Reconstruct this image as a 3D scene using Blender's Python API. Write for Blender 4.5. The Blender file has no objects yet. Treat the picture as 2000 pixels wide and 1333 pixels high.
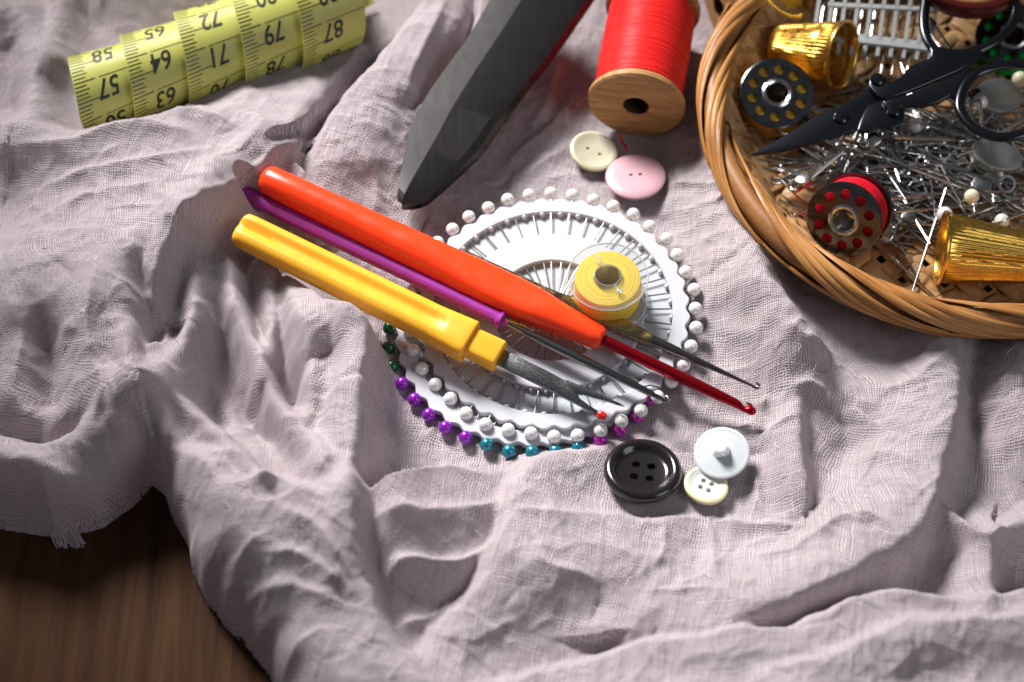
import bpy, bmesh, math, random
import numpy as np
from mathutils import Vector, Matrix

random.seed(7)
PI = math.pi
S = bpy.context.scene
COL = S.collection
S.unit_settings.system = 'METRIC'
S.unit_settings.scale_length = 0.01          # 1 unit = 1 cm

# ------------------------------------------------------------------ camera
W0, H0 = 2000.0, 1333.0
HFOV = math.radians(28.0)
ELEV = math.radians(57.0)
DIST = 53.5
CAM = Vector((0, -DIST * math.cos(ELEV), DIST * math.sin(ELEV)))
FWD = (-CAM).normalized()
RT = Vector((1, 0, 0))
UP = RT.cross(FWD).normalized()
TOC = -FWD                                     # towards the camera
KF = math.tan(HFOV / 2) / (W0 / 2)


def at(px, py, z=0.0):
    """point at height z seen at photo pixel px, py (used to measure the layout)"""
    d = FWD + RT * ((px - W0 / 2) * KF) + UP * (-(py - H0 / 2) * KF)
    t = (z - CAM.z) / d.z
    return CAM + d * t


def at2(px, py, z=0.0):
    p = at(px, py, z)
    return (p.x, p.y)


cam_d = bpy.data.cameras.new('camera')
cam = bpy.data.objects.new('camera', cam_d)
COL.objects.link(cam)
cam.location = CAM
cam.rotation_euler = FWD.to_track_quat('-Z', 'Y').to_euler()
cam_d.sensor_fit = 'HORIZONTAL'
cam_d.angle = HFOV
cam_d.clip_start = 1
cam_d.clip_end = 1000
cam_d.dof.use_dof = True
cam_d.dof.focus_distance = (at(1190, 690, 0.6) - CAM).dot(FWD)
cam_d.dof.aperture_fstop = 0.09
S.camera = cam

# ------------------------------------------------------------------ materials
def mat(name, base, rough=0.5, metal=0.0, var=0.0, vscale=4.0, bump=0.0, bscale=20.0, sss=0.0,
        coat=0.0, trans=0.0, stretch=None, ior=1.45, rvar=0.0, spec=0.5, aniso=0.0):
    m = bpy.data.materials.new(name)
    m.use_nodes = True
    nt = m.node_tree
    N, L = nt.nodes, nt.links
    b = N['Principled BSDF']
    b.inputs['Base Color'].default_value = (*base, 1)
    b.inputs['Roughness'].default_value = rough
    b.inputs['Metallic'].default_value = metal
    b.inputs['IOR'].default_value = ior
    b.inputs['Coat Weight'].default_value = coat
    b.inputs['Coat Roughness'].default_value = 0.15
    b.inputs['Specular IOR Level'].default_value = spec
    b.inputs['Anisotropic'].default_value = aniso
    if sss:
        b.inputs['Subsurface Weight'].default_value = sss
        b.inputs['Subsurface Radius'].default_value = (0.35, 0.25, 0.2)
        b.inputs['Subsurface Scale'].default_value = 1.0
    b.inputs['Transmission Weight'].default_value = trans
    tc = N.new('ShaderNodeTexCoord')
    mp = N.new('ShaderNodeMapping')
    L.new(tc.outputs['Object'], mp.inputs['Vector'])
    if stretch:
        mp.inputs['Scale'].default_value = stretch
    nz = N.new('ShaderNodeTexNoise')
    nz.inputs['Scale'].default_value = vscale
    nz.inputs['Detail'].default_value = 6
    L.new(mp.outputs['Vector'], nz.inputs['Vector'])
    if var:
        mx = N.new('ShaderNodeMix')
        mx.data_type = 'RGBA'
        mx.inputs[6].default_value = (*[c * (1 - var) for c in base], 1)
        mx.inputs[7].default_value = (*[min(1, c * (1 + var)) for c in base], 1)
        L.new(nz.outputs['Fac'], mx.inputs[0])
        L.new(mx.outputs[2], b.inputs['Base Color'])
    if rvar:
        mr = N.new('ShaderNodeMapRange')
        mr.inputs[1].default_value = 0.3
        mr.inputs[2].default_value = 0.7
        mr.inputs[3].default_value = max(0.02, rough - rvar)
        mr.inputs[4].default_value = rough + rvar
        L.new(nz.outputs['Fac'], mr.inputs[0])
        L.new(mr.outputs[0], b.inputs['Roughness'])
    if bump:
        n2 = N.new('ShaderNodeTexNoise')
        n2.inputs['Scale'].default_value = bscale
        n2.inputs['Detail'].default_value = 4
        L.new(mp.outputs['Vector'], n2.inputs['Vector'])
        bp = N.new('ShaderNodeBump')
        bp.inputs['Strength'].default_value = bump
        bp.inputs['Distance'].default_value = 0.05
        L.new(n2.outputs['Fac'], bp.inputs['Height'])
        L.new(bp.outputs['Normal'], b.inputs['Normal'])
    return m


def wood_mat(name, c1, c2, scale=(1, 1, 1), rough=0.45, wscale=3.0, bump=0.15, distort=3.0):
    m = mat(name, c1, rough)
    nt = m.node_tree
    N, L = nt.nodes, nt.links
    b = N['Principled BSDF']
    b.inputs['Specular IOR Level'].default_value = 0.12
    tc = N.new('ShaderNodeTexCoord')
    mp = N.new('ShaderNodeMapping')
    mp.inputs['Scale'].default_value = scale
    L.new(tc.outputs['Object'], mp.inputs['Vector'])
    nz = N.new('ShaderNodeTexNoise')
    nz.inputs['Scale'].default_value = wscale
    nz.inputs['Detail'].default_value = 8
    nz.inputs['Roughness'].default_value = 0.65
    nz.inputs['Distortion'].default_value = distort * 0.2
    L.new(mp.outputs['Vector'], nz.inputs['Vector'])
    cr = N.new('ShaderNodeValToRGB')
    cr.color_ramp.elements[0].position = 0.3
    cr.color_ramp.elements[0].color = (*c2, 1)
    cr.color_ramp.elements[1].position = 0.7
    cr.color_ramp.elements[1].color = (*c1, 1)
    L.new(nz.outputs['Fac'], cr.inputs['Fac'])
    L.new(cr.outputs['Color'], b.inputs['Base Color'])
    bp = N.new('ShaderNodeBump')
    bp.inputs['Strength'].default_value = bump
    bp.inputs['Distance'].default_value = 0.05
    L.new(nz.outputs['Fac'], bp.inputs['Height'])
    L.new(bp.outputs['Normal'], b.inputs['Normal'])
    return m


def reed_mat(name, c1, c2, c3):
    m = mat(name, c1, 0.36)
    N, L = m.node_tree.nodes, m.node_tree.links
    b = N['Principled BSDF']
    b.inputs['Specular IOR Level'].default_value = 0.35
    uv = N.new('ShaderNodeUVMap'); uv.uv_map = 'grain'
    mp = N.new('ShaderNodeMapping'); mp.inputs['Scale'].default_value = (0.5, 26, 1)
    L.new(uv.outputs[0], mp.inputs[0])
    n1 = N.new('ShaderNodeTexNoise'); n1.inputs['Scale'].default_value = 1.0; n1.inputs['Detail'].default_value = 5; n1.inputs['Roughness'].default_value = 0.6
    L.new(mp.outputs[0], n1.inputs['Vector'])
    mp2 = N.new('ShaderNodeMapping'); mp2.inputs['Scale'].default_value = (0.35, 0.9, 1)
    L.new(uv.outputs[0], mp2.inputs[0])
    n2 = N.new('ShaderNodeTexNoise'); n2.inputs['Scale'].default_value = 1.3; n2.inputs['Detail'].default_value = 3
    L.new(mp2.outputs[0], n2.inputs['Vector'])
    ad = N.new('ShaderNodeMath'); ad.operation = 'MULTIPLY_ADD'; ad.inputs[1].default_value = 0.7
    L.new(n2.outputs['Fac'], ad.inputs[0])
    ml = N.new('ShaderNodeMath'); ml.operation = 'MULTIPLY'; ml.inputs[1].default_value = 0.55
    L.new(n1.outputs['Fac'], ml.inputs[0]); L.new(ml.outputs[0], ad.inputs[2])
    cr = N.new('ShaderNodeValToRGB')
    cr.color_ramp.elements[0].position = 0.42; cr.color_ramp.elements[0].color = (*c2, 1)
    cr.color_ramp.elements[1].position = 0.82; cr.color_ramp.elements[1].color = (*c3, 1)
    e = cr.color_ramp.elements.new(0.62); e.color = (*c1, 1)
    L.new(ad.outputs[0], cr.inputs[0]); L.new(cr.outputs[0], b.inputs['Base Color'])
    bp = N.new('ShaderNodeBump'); bp.inputs['Strength'].default_value = 0.5; bp.inputs['Distance'].default_value = 0.03
    L.new(n1.outputs['Fac'], bp.inputs['Height']); L.new(bp.outputs[0], b.inputs['Normal'])
    return m


def build_uv(name, vs, fs, uvs, m, parent, angle=50):
    me = bpy.data.meshes.new(name)
    me.from_pydata([tuple(v) for v in vs], [], fs)
    ul = me.uv_layers.new(name='grain')
    for lp in me.loops: ul.data[lp.index].uv = uvs[lp.vertex_index]
    for q in me.polygons: q.use_smooth = True
    me.set_sharp_from_angle(angle=math.radians(angle))
    me.materials.append(m)
    o = bpy.data.objects.new(name, me); COL.objects.link(o); o.parent = parent
    return o


def thread_mat(name, c1, c2, freq, axis='Z', rough=0.45, sheen=0.3):
    """wound thread: fine bands across the given local axis, slightly irregular"""
    m = mat(name, c1, rough)
    nt = m.node_tree
    N, L = nt.nodes, nt.links
    b = N['Principled BSDF']
    b.inputs['Sheen Weight'].default_value = sheen
    b.inputs['Specular IOR Level'].default_value = 0.12
    tc = N.new('ShaderNodeTexCoord')
    sx = N.new('ShaderNodeSeparateXYZ')
    L.new(tc.outputs['Object'], sx.inputs[0])
    nz = N.new('ShaderNodeTexNoise')
    nz.inputs['Scale'].default_value = 1.6
    nz.inputs['Detail'].default_value = 3
    L.new(tc.outputs['Object'], nz.inputs['Vector'])
    a = N.new('ShaderNodeMath'); a.operation = 'MULTIPLY_ADD'
    a.inputs[1].default_value = 0.22
    L.new(nz.outputs['Fac'], a.inputs[0])
    # turns lie side by side along the axis, and as rings on the end faces
    perp = [k for k in 'XYZ' if k != axis]
    h2 = N.new('ShaderNodeMath'); h2.operation = 'MULTIPLY'
    L.new(sx.outputs[perp[0]], h2.inputs[0]); L.new(sx.outputs[perp[0]], h2.inputs[1])
    h3 = N.new('ShaderNodeMath'); h3.operation = 'MULTIPLY_ADD'
    L.new(sx.outputs[perp[1]], h3.inputs[0]); L.new(sx.outputs[perp[1]], h3.inputs[1]); L.new(h2.outputs[0], h3.inputs[2])
    h4 = N.new('ShaderNodeMath'); h4.operation = 'SQRT'; L.new(h3.outputs[0], h4.inputs[0])
    h5 = N.new('ShaderNodeMath'); h5.operation = 'ADD'
    L.new(h4.outputs[0], h5.inputs[0]); L.new(sx.outputs[axis], h5.inputs[1])
    L.new(h5.outputs[0], a.inputs[2])
    f = N.new('ShaderNodeMath'); f.operation = 'MULTIPLY'
    f.inputs[1].default_value = freq
    L.new(a.outputs[0], f.inputs[0])
    n1 = N.new('ShaderNodeTexNoise'); n1.noise_dimensions = '1D'
    n1.inputs['Scale'].default_value = 1.0
    n1.inputs['Detail'].default_value = 2
    L.new(f.outputs[0], n1.inputs['W'])
    cr = N.new('ShaderNodeValToRGB')
    cr.color_ramp.elements[0].position = 0.3
    cr.color_ramp.elements[0].color = (*c2, 1)
    cr.color_ramp.elements[1].position = 0.62
    cr.color_ramp.elements[1].color = (*c1, 1)
    L.new(n1.outputs['Fac'], cr.inputs['Fac'])
    L.new(cr.outputs['Color'], b.inputs['Base Color'])
    bp = N.new('ShaderNodeBump')
    bp.inputs['Strength'].default_value = 0.6
    bp.inputs['Distance'].default_value = 0.03
    L.new(n1.outputs['Fac'], bp.inputs['Height'])
    L.new(bp.outputs['Normal'], b.inputs['Normal'])
    return m


def clear_mat(name, tint=(0.97, 0.98, 0.98), base_fac=0.06, milk=0.03):
    """thin clear plastic: mostly see-through, with a mirror-like sheen that rises at grazing angles"""
    m = bpy.data.materials.new(name)
    m.use_nodes = True
    N, L = m.node_tree.nodes, m.node_tree.links
    N.clear()
    out = N.new('ShaderNodeOutputMaterial')
    tr = N.new('ShaderNodeBsdfTransparent'); tr.inputs[0].default_value = (*tint, 1)
    gl = N.new('ShaderNodeBsdfGlossy'); gl.inputs['Roughness'].default_value = 0.08
    df = N.new('ShaderNodeBsdfDiffuse'); df.inputs[0].default_value = (0.8, 0.8, 0.8, 1)
    m0 = N.new('ShaderNodeMixShader'); m0.inputs[0].default_value = milk
    L.new(tr.outputs[0], m0.inputs[1]); L.new(df.outputs[0], m0.inputs[2])
    lw = N.new('ShaderNodeLayerWeight'); lw.inputs[0].default_value = 0.5
    pw = N.new('ShaderNodeMath'); pw.operation = 'POWER'; pw.inputs[1].default_value = 2.2
    L.new(lw.outputs['Facing'], pw.inputs[0])
    fr = N.new('ShaderNodeMath'); fr.operation = 'MULTIPLY_ADD'; fr.inputs[1].default_value = 0.75; fr.inputs[2].default_value = 0.06
    L.new(pw.outputs[0], fr.inputs[0])
    m1 = N.new('ShaderNodeMixShader')
    L.new(fr.outputs[0], m1.inputs[0])
    L.new(m0.outputs[0], m1.inputs[1]); L.new(gl.outputs[0], m1.inputs[2])
    L.new(m1.outputs[0], out.inputs[0])
    return m


def cloth_mat():
    m = bpy.data.materials.new('gauze_cloth')
    m.use_nodes = True
    N, L = m.node_tree.nodes, m.node_tree.links
    b = N['Principled BSDF']
    out = N['Material Output']

    def M(op, a, bb=None, c=None):
        n = N.new('ShaderNodeMath'); n.operation = op
        for i, v in enumerate((a, bb, c)):
            if v is None: continue
            if isinstance(v, (int, float)): n.inputs[i].default_value = v
            else: L.new(v, n.inputs[i])
        return n.outputs[0]
    uv = N.new('ShaderNodeUVMap'); uv.uv_map = 'weave'
    nz = N.new('ShaderNodeTexNoise'); nz.inputs['Scale'].default_value = 1.1; nz.inputs['Detail'].default_value = 3
    L.new(uv.outputs[0], nz.inputs['Vector'])
    sub = N.new('ShaderNodeVectorMath'); sub.operation = 'MULTIPLY_ADD'
    sub.inputs[1].default_value = (0.35, 0.35, 0)
    L.new(nz.outputs['Color'], sub.inputs[0]); L.new(uv.outputs[0], sub.inputs[2])
    sp = N.new('ShaderNodeSeparateXYZ'); L.new(sub.outputs[0], sp.inputs[0])
    p = 1 / 0.062
    u = M('MULTIPLY', sp.outputs[0], p)
    v = M('MULTIPLY', sp.outputs[1], p)
    # threads are never equally thick
    def jit(c, o):
        n = N.new('ShaderNodeTexNoise'); n.inputs['Scale'].default_value = 1.0; n.inputs['Detail'].default_value = 2
        cb = N.new('ShaderNodeCombineXYZ')
        L.new(c, cb.inputs[0]); L.new(M('MULTIPLY', o, 0.05), cb.inputs[1])
        L.new(cb.outputs[0], n.inputs['Vector'])
        return n.outputs['Fac']
    ju, jv = jit(u, v), jit(v, u)
    u2 = M('MULTIPLY_ADD', ju, 0.9, u)
    v2 = M('MULTIPLY_ADD', jv, 0.9, v)
    tu = M('ABSOLUTE', M('SINE', M('MULTIPLY', u2, PI)))
    tv = M('ABSOLUTE', M('SINE', M('MULTIPLY', v2, PI)))
    su = M('SINE', M('MULTIPLY_ADD', M('FLOOR', u2), PI, M('MULTIPLY', v2, PI)))
    hu = M('MULTIPLY', M('POWER', tu, 0.7), M('MULTIPLY_ADD', su, 0.22, 0.75))
    hv = M('MULTIPLY', M('POWER', tv, 0.7), M('MULTIPLY_ADD', su, -0.22, 0.75))
    h = M('MAXIMUM', hu, hv)
    # slub: patches where the weave is denser or looser
    n3 = N.new('ShaderNodeTexNoise'); n3.inputs['Scale'].default_value = 0.5; n3.inputs['Detail'].default_value = 4
    L.new(uv.outputs[0], n3.inputs['Vector'])
    cr = N.new('ShaderNodeMapRange')
    cr.inputs[1].default_value = 0.25; cr.inputs[2].default_value = 0.75
    cr.inputs[3].default_value = 0.0; cr.inputs[4].default_value = 1.0
    L.new(h, cr.inputs[0])
    mx = N.new('ShaderNodeMix'); mx.data_type = 'RGBA'
    mx.inputs[6].default_value = (0.085, 0.06, 0.066, 1)
    L.new(cr.outputs[0], mx.inputs[0])
    m3 = N.new('ShaderNodeMix'); m3.data_type = 'RGBA'
    m3.inputs[6].default_value = (0.63, 0.525, 0.558, 1)
    m3.inputs[7].default_value = (0.76, 0.675, 0.705, 1)
    L.new(n3.outputs['Fac'], m3.inputs[0])
    L.new(m3.outputs[2], mx.inputs[7])
    L.new(mx.outputs[2], b.inputs['Base Color'])
    b.inputs['Roughness'].default_value = 0.85
    b.inputs['Specular IOR Level'].default_value = 0.2
    b.inputs['Sheen Weight'].default_value = 0.15
    bp = N.new('ShaderNodeBump'); bp.inputs['Strength'].default_value = 0.8; bp.inputs['Distance'].default_value = 0.035
    L.new(h, bp.inputs['Height'])
    L.new(bp.outputs['Normal'], b.inputs['Normal'])
    tl = N.new('ShaderNodeBsdfTranslucent'); tl.inputs[0].default_value = (0.62, 0.52, 0.55, 1)
    ms = N.new('ShaderNodeMixShader'); ms.inputs[0].default_value = 0.30
    L.new(b.outputs[0], ms.inputs[1]); L.new(tl.outputs[0], ms.inputs[2])
    L.new(ms.outputs[0], out.inputs[0])
    return m


M_ = {
    'cloth': cloth_mat(),
    'fibre': mat('fibre', (0.75, 0.68, 0.7), 0.8),
    'table': wood_mat('dark_wood', (0.085, 0.036, 0.014), (0.026, 0.010, 0.004), (1.0, 0.045, 1), 0.62, 2.2, 0.25),
    'tape': mat('tape_vinyl', (0.52, 0.51, 0.12), 0.38, var=0.08, vscale=1.5, bump=0.12, bscale=30, sss=0.1),
    'ink': mat('tape_ink', (0.02, 0.022, 0.01), 0.5, var=0.3, vscale=20),
    'blade_dark': mat('worn_blade', (0.062, 0.056, 0.058), 0.27, 0.85, var=0.4, vscale=4, bump=0.015, bscale=45, stretch=(1.6, 0.35, 1)),
    'blade_far': mat('worn_far_blade', (0.060, 0.058, 0.058), 0.33, 0.8, var=0.35, vscale=3, bump=0.02, bscale=30, stretch=(1.6, 0.5, 1)),
    'blade_edge': mat('blade_edge', (0.05, 0.055, 0.06), 0.32, 0.8, var=0.3, vscale=3, rvar=0.1),
    'spool_wood': wood_mat('spool_wood', (0.56, 0.33, 0.145), (0.27, 0.13, 0.045), (0.35, 0.45, 5.5), 0.45, 1.6, 0.15),
    'spool_hole': mat('hole_wood', (0.05, 0.025, 0.012), 0.8, var=0.3),
    'red_thread': thread_mat('red_thread', (0.78, 0.025, 0.02), (0.40, 0.006, 0.008), 20, 'X', 0.4, 0.0),
    'orange': mat('orange_plastic', (0.90, 0.055, 0.010), 0.28, var=0.05, vscale=2, rvar=0.07, sss=0.25, bump=0.02, bscale=8),
    'yellow': mat('yellow_plastic', (0.88, 0.43, 0.028), 0.36, var=0.05, vscale=2, rvar=0.06, sss=0.2, bump=0.03, bscale=8),
    'purple': mat('purple_plastic', (0.30, 0.026, 0.27), 0.34, var=0.2, vscale=3, bump=0.06, bscale=25),
    'steel': mat('polished_steel', (0.50, 0.49, 0.48), 0.2, 1.0, var=0.15, vscale=6, rvar=0.08),
    'dark_steel': mat('dull_steel', (0.26, 0.265, 0.27), 0.24, 1.0, var=0.2, vscale=18, bump=0.05, bscale=80, rvar=0.05),
    'shaft_steel': mat('shaft_steel', (0.24, 0.235, 0.23), 0.2, 1.0, var=0.06, vscale=3),
    'pin_steel': mat('pin_steel', (0.50, 0.49, 0.48), 0.24, 1.0, var=0.15, vscale=3),
    'gold_steel': mat('gilt_steel', (0.46, 0.36, 0.17), 0.22, 1.0, var=0.2, vscale=5, rvar=0.08),
    'red_metal': mat('red_anodised', (0.40, 0.008, 0.018), 0.24, 0.85, var=0.15, vscale=6),
    'red_bead': mat('red_bead', (0.75, 0.01, 0.01), 0.15, coat=0.5, var=0.05),
    'white_plastic': mat('milky_plastic', (0.49, 0.49, 0.54), 0.35, var=0.03, vscale=1.5, sss=0.35),
    'milky': mat('cloudy_plastic', (0.47, 0.48, 0.52), 0.4, var=0.05, vscale=1.5, sss=0.3),
    'pearl': mat('white_pearl', (0.80, 0.78, 0.76), 0.18, 0.15, var=0.06, vscale=9, coat=0.6, sss=0.1),
    'purple_pearl': mat('purple_pearl', (0.27, 0.02, 0.46), 0.22, 0.35, var=0.15, vscale=9, coat=0.5),
    'magenta_pearl': mat('magenta_pearl', (0.50, 0.02, 0.42), 0.22, 0.35, var=0.15, vscale=9, coat=0.5),
    'teal_pearl': mat('teal_pearl', (0.012, 0.20, 0.27), 0.22, 0.35, var=0.15, vscale=9, coat=0.5),
    'green_pearl': mat('green_pearl', (0.008, 0.13, 0.045), 0.22, 0.35, var=0.15, vscale=9, coat=0.5),
    'cream_bead': mat('cream_bead', (0.75, 0.70, 0.50), 0.25, coat=0.3, var=0.05, sss=0.2),
    'clear_hub': clear_mat('clear_hub', milk=0.16),
    'shank': mat('cloudy_shank', (0.68, 0.71, 0.73), 0.3, var=0.04, vscale=3, sss=0.6),
    'rim_highlight': clear_mat('rim_highlight', milk=0.42),
    'clear': clear_mat('clear_plastic'),
    'yellow_thread': thread_mat('yellow_thread', (0.90, 0.66, 0.06), (0.74, 0.46, 0.03), 24, 'Z', 0.6, 0.1),
    'bob_red': thread_mat('bobbin_red', (0.70, 0.012, 0.03), (0.42, 0.006, 0.015), 24, 'Z', 0.5, 0.0),
    'bob_yellow': thread_mat('bobbin_yellow', (0.80, 0.47, 0.05), (0.50, 0.25, 0.02), 24, 'Z', 0.5, 0.0),
    'bob_green': thread_mat('bobbin_green', (0.01, 0.50, 0.07), (0.006, 0.28, 0.03), 24, 'Z', 0.5, 0.0),
    'bob_metal': mat('bobbin_steel', (0.16, 0.16, 0.165), 0.2, 1.0, var=0.25, vscale=5, rvar=0.06, bump=0.02, bscale=50),
    'scissor': mat('scissor_steel', (0.052, 0.055, 0.064), 0.2, 0.95, var=0.08, vscale=5, bump=0.02, bscale=70),
    'gold': mat('thimble_gold', (0.84, 0.50, 0.10), 0.27, 1.0, var=0.12, vscale=7, rvar=0.06),
    'wicker': reed_mat('wicker_reed', (0.42, 0.185, 0.052), (0.15, 0.052, 0.012), (0.62, 0.34, 0.125)),
    'wicker_in': reed_mat('wicker_floor', (0.47, 0.27, 0.115), (0.19, 0.08, 0.026), (0.66, 0.45, 0.23)),
    'wicker_back': mat('wicker_back', (0.42, 0.24, 0.10), 0.6, var=0.25, vscale=6),
    'wicker_plain': mat('wicker_core', (0.30, 0.13, 0.04), 0.5, var=0.3, vscale=6),
    'black_button': mat('black_button', (0.012, 0.010, 0.010), 0.17, coat=0.4, var=0.2, vscale=3, bump=0.015, bscale=10),
    'pink_button': mat('pink_button', (0.57, 0.335, 0.38), 0.28, coat=0.2, var=0.05, vscale=3, sss=0.2),
    'horn_button': mat('horn_button', (0.50, 0.46, 0.34), 0.4, var=0.12, vscale=4, sss=0.25, bump=0.04, bscale=15),
    'shank_button': mat('cloudy_button', (0.53, 0.56, 0.58), 0.35, var=0.05, vscale=3, sss=0.4, bump=0.03, bscale=12),
    'shell_rim': mat('cream_button_rim', (0.76, 0.68, 0.42), 0.35, var=0.08, vscale=5, sss=0.2),
    'shell': mat('shell_face', (0.66, 0.66, 0.63), 0.25, var=0.08, vscale=5, sss=0.2, coat=0.2),
    'lacquer': mat('dark_red_lacquer', (0.085, 0.006, 0.006), 0.2, coat=0.5, var=0.2, vscale=3),
    'comb': mat('grey_comb', (0.40, 0.42, 0.42), 0.4, var=0.06, vscale=4, sss=0.2),
    'dark_metal': mat('dull_cup', (0.50, 0.50, 0.47), 0.42, 1.0, var=0.08, vscale=3),
}

# ------------------------------------------------------------------ mesh helpers
class MB:
    def __init__(self):
        self.v, self.f = [], []

    def add(self, vs, fs, T=None):
        o = len(self.v)
        for p in vs:
            p = Vector(p)
            self.v.append(tuple(T @ p) if T is not None else tuple(p))
        self.f += [tuple(i + o for i in f) for f in fs]
        return self

    def box(self, c, s, T=None):
        x, y, z = c; a, b, d = s[0] / 2, s[1] / 2, s[2] / 2
        vs = [(x + i * a, y + j * b, z + k * d) for i in (-1, 1) for j in (-1, 1) for k in (-1, 1)]
        fs = [(0, 1, 3, 2), (4, 6, 7, 5), (0, 4, 5, 1), (2, 3, 7, 6), (0, 2, 6, 4), (1, 5, 7, 3)]
        return self.add(vs, fs, T)

    def loft(self, rings, closed=False, cap=True, T=None):
        n = len(rings[0])
        vs = [p for r in rings for p in r]
        fs = []
        m = len(rings)
        for i in range(m if closed else m - 1):
            a, b = i * n, ((i + 1) % m) * n
            for j in range(n):
                k = (j + 1) % n
                fs.append((a + j, a + k, b + k, b + j))
        if cap and not closed:
            fs.append(tuple(range(n - 1, -1, -1)))
            fs.append(tuple((m - 1) * n + j for j in range(n)))
        return self.add(vs, fs, T)

    def lathe(self, prof, n=48, T=None, axis='Z', closed=False, rfun=None):
        """prof: (r, h) pairs"""
        rings = []
        for r, h in prof:
            ring = []
            for j in range(n):
                a = 2 * PI * j / n
                rr = r * (rfun(a, h) if rfun else 1)
                c, s = rr * math.cos(a), rr * math.sin(a)
                ring.append((c, s, h) if axis == 'Z' else (h, c, s))
            rings.append(ring)
        return self.loft(rings, closed=closed, cap=not closed, T=T)

    def tube(self, pts, rad, n=8, T=None, flat=1.0, up=None, closed=False):
        pts = [Vector(p) for p in pts]
        if not hasattr(rad, '__len__'): rad = [rad] * len(pts)
        rings = []
        m = len(pts)
        ref = Vector(up) if up else None
        pn = None
        for i, p in enumerate(pts):
            a = pts[(i - 1) % m] if (closed or i) else pts[0]
            b = pts[(i + 1) % m] if (closed or i < m - 1) else pts[-1]
            d = (b - a).normalized()
            if ref is None:
                ref = Vector((0, 0, 1)) if abs(d.z) < 0.9 else Vector((1, 0, 0))
            base = pn if (pn is not None and up is None) else ref
            s = d.cross(base)
            if s.length < 1e-6: s = d.cross(Vector((1, 0, 0)))
            s.normalize()
            t = s.cross(d).normalized()
            pn = t
            rings.append([p + s * (rad[i] * math.cos(2 * PI * j / n)) + t * (rad[i] * flat * math.sin(2 * PI * j / n)) for j in range(n)])
        return self.loft(rings, closed=closed, cap=True, T=T)

    def prism(self, top, bot):
        """two matching outlines (lists of 3-D points) closed into a solid"""
        n = len(top)
        vs = list(top) + list(bot)
        fs = [tuple(range(n)), tuple(range(2 * n - 1, n - 1, -1))]
        fs += [(i, i + n, (i + 1) % n + n, (i + 1) % n) for i in range(n)]
        return self.add(vs, fs)

    def ball(self, c, r, n=16, m=10, scale=(1, 1, 1), T=None):
        prof = []
        vs, fs = [], []
        c = Vector(c)
        for i in range(m + 1):
            a = PI * i / m
            for j in range(n):
                b = 2 * PI * j / n
                vs.append(c + Vector((r * scale[0] * math.sin(a) * math.cos(b), r * scale[1] * math.sin(a) * math.sin(b), r * scale[2] * math.cos(a))))
        for i in range(m):
            for j in range(n):
                k = (j + 1) % n
                q = (i * n + j, (i + 1) * n + j, (i + 1) * n + k, i * n + k)
                fs.append(q)
        return self.add(vs, fs, T)

    def mesh(self, name, m, angle=35):
        me = bpy.data.meshes.new(name)
        me.from_pydata([tuple(p) for p in self.v], [], self.f)
        bm = bmesh.new(); bm.from_mesh(me)
        bmesh.ops.remove_doubles(bm, verts=bm.verts, dist=1e-5)
        bmesh.ops.dissolve_degenerate(bm, edges=bm.edges, dist=1e-6)
        bmesh.ops.recalc_face_normals(bm, faces=bm.faces)
        bm.to_mesh(me); bm.free()
        for p in me.polygons: p.use_smooth = True
        me.set_sharp_from_angle(angle=math.radians(angle))
        if m is not None: me.materials.append(m)
        return me

    def build(self, name, m, parent=None, angle=35, bevel=0, seg=2):
        me = self.mesh(name, m, angle)
        o = bpy.data.objects.new(name, me)
        COL.objects.link(o)
        if parent is not None: o.parent = parent
        if bevel:
            md = o.modifiers.new('bevel', 'BEVEL'); md.width = bevel; md.segments = seg
            md.limit_method = 'ANGLE'; md.angle_limit = math.radians(40)
            bake(o)
            for p in o.data.polygons: p.use_smooth = True
            o.data.set_sharp_from_angle(angle=math.radians(angle))
        return o


def bake(o):
    """apply modifiers"""
    bpy.context.view_layer.update()
    dg = bpy.context.evaluated_depsgraph_get()
    me = bpy.data.meshes.new_from_object(o.evaluated_get(dg))
    o.modifiers.clear()
    o.data = me


def cut(o, cutter, angle=35):
    me = cutter.mesh('cutter', None)
    c = bpy.data.objects.new('cutter', me)
    COL.objects.link(c)
    if o.parent is not None: c.parent = o.parent
    md = o.modifiers.new('cut', 'BOOLEAN'); md.operation = 'DIFFERENCE'; md.object = c; md.solver = 'EXACT'
    bake(o)
    bpy.data.objects.remove(c)
    for p in o.data.polygons: p.use_smooth = True
    o.data.set_sharp_from_angle(angle=math.radians(angle))


def tag(o, label=None, cat=None, group=None, kind=None):
    if label: o['label'] = label
    if cat: o['category'] = cat
    if group: o['group'] = group
    if kind: o['kind'] = kind
    return o


def frame(x=None, z=None):
    """rotation matrix from an x axis (kept) and a z hint, or a z axis (kept) and an x hint"""
    if x is not None and z is not None:
        X = Vector(x).normalized(); Z = Vector(z)
        Y = Z.cross(X).normalized(); Z = X.cross(Y)
    else:
        Z = Vector(z).normalized()
        h = Vector((1, 0, 0)) if abs(Z.x) < 0.9 else Vector((0, 1, 0))
        Y = Z.cross(h).normalized(); X = Y.cross(Z)
    return Matrix((X, Y, Z)).transposed()


def thing(name, label, cat, loc=(0, 0, 0), rot=None, group=None):
    o = bpy.data.objects.new(name, None)
    o.empty_display_size = 0.5
    COL.objects.link(o)
    m = rot.to_4x4() if rot is not None else Matrix.Identity(4)
    o.matrix_world = Matrix.Translation(loc) @ m
    return tag(o, label, cat, group)


def dup(root, loc, rot=None, label=None, group=None):
    r = root.copy(); COL.objects.link(r)
    m = rot.to_4x4() if rot is not None else Matrix.Identity(4)
    r.matrix_world = Matrix.Translation(loc) @ m
    if label: r['label'] = label
    if group: r['group'] = group
    for ch in list(root.children):
        c = ch.copy(); COL.objects.link(c); c.parent = r
    return r

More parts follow.
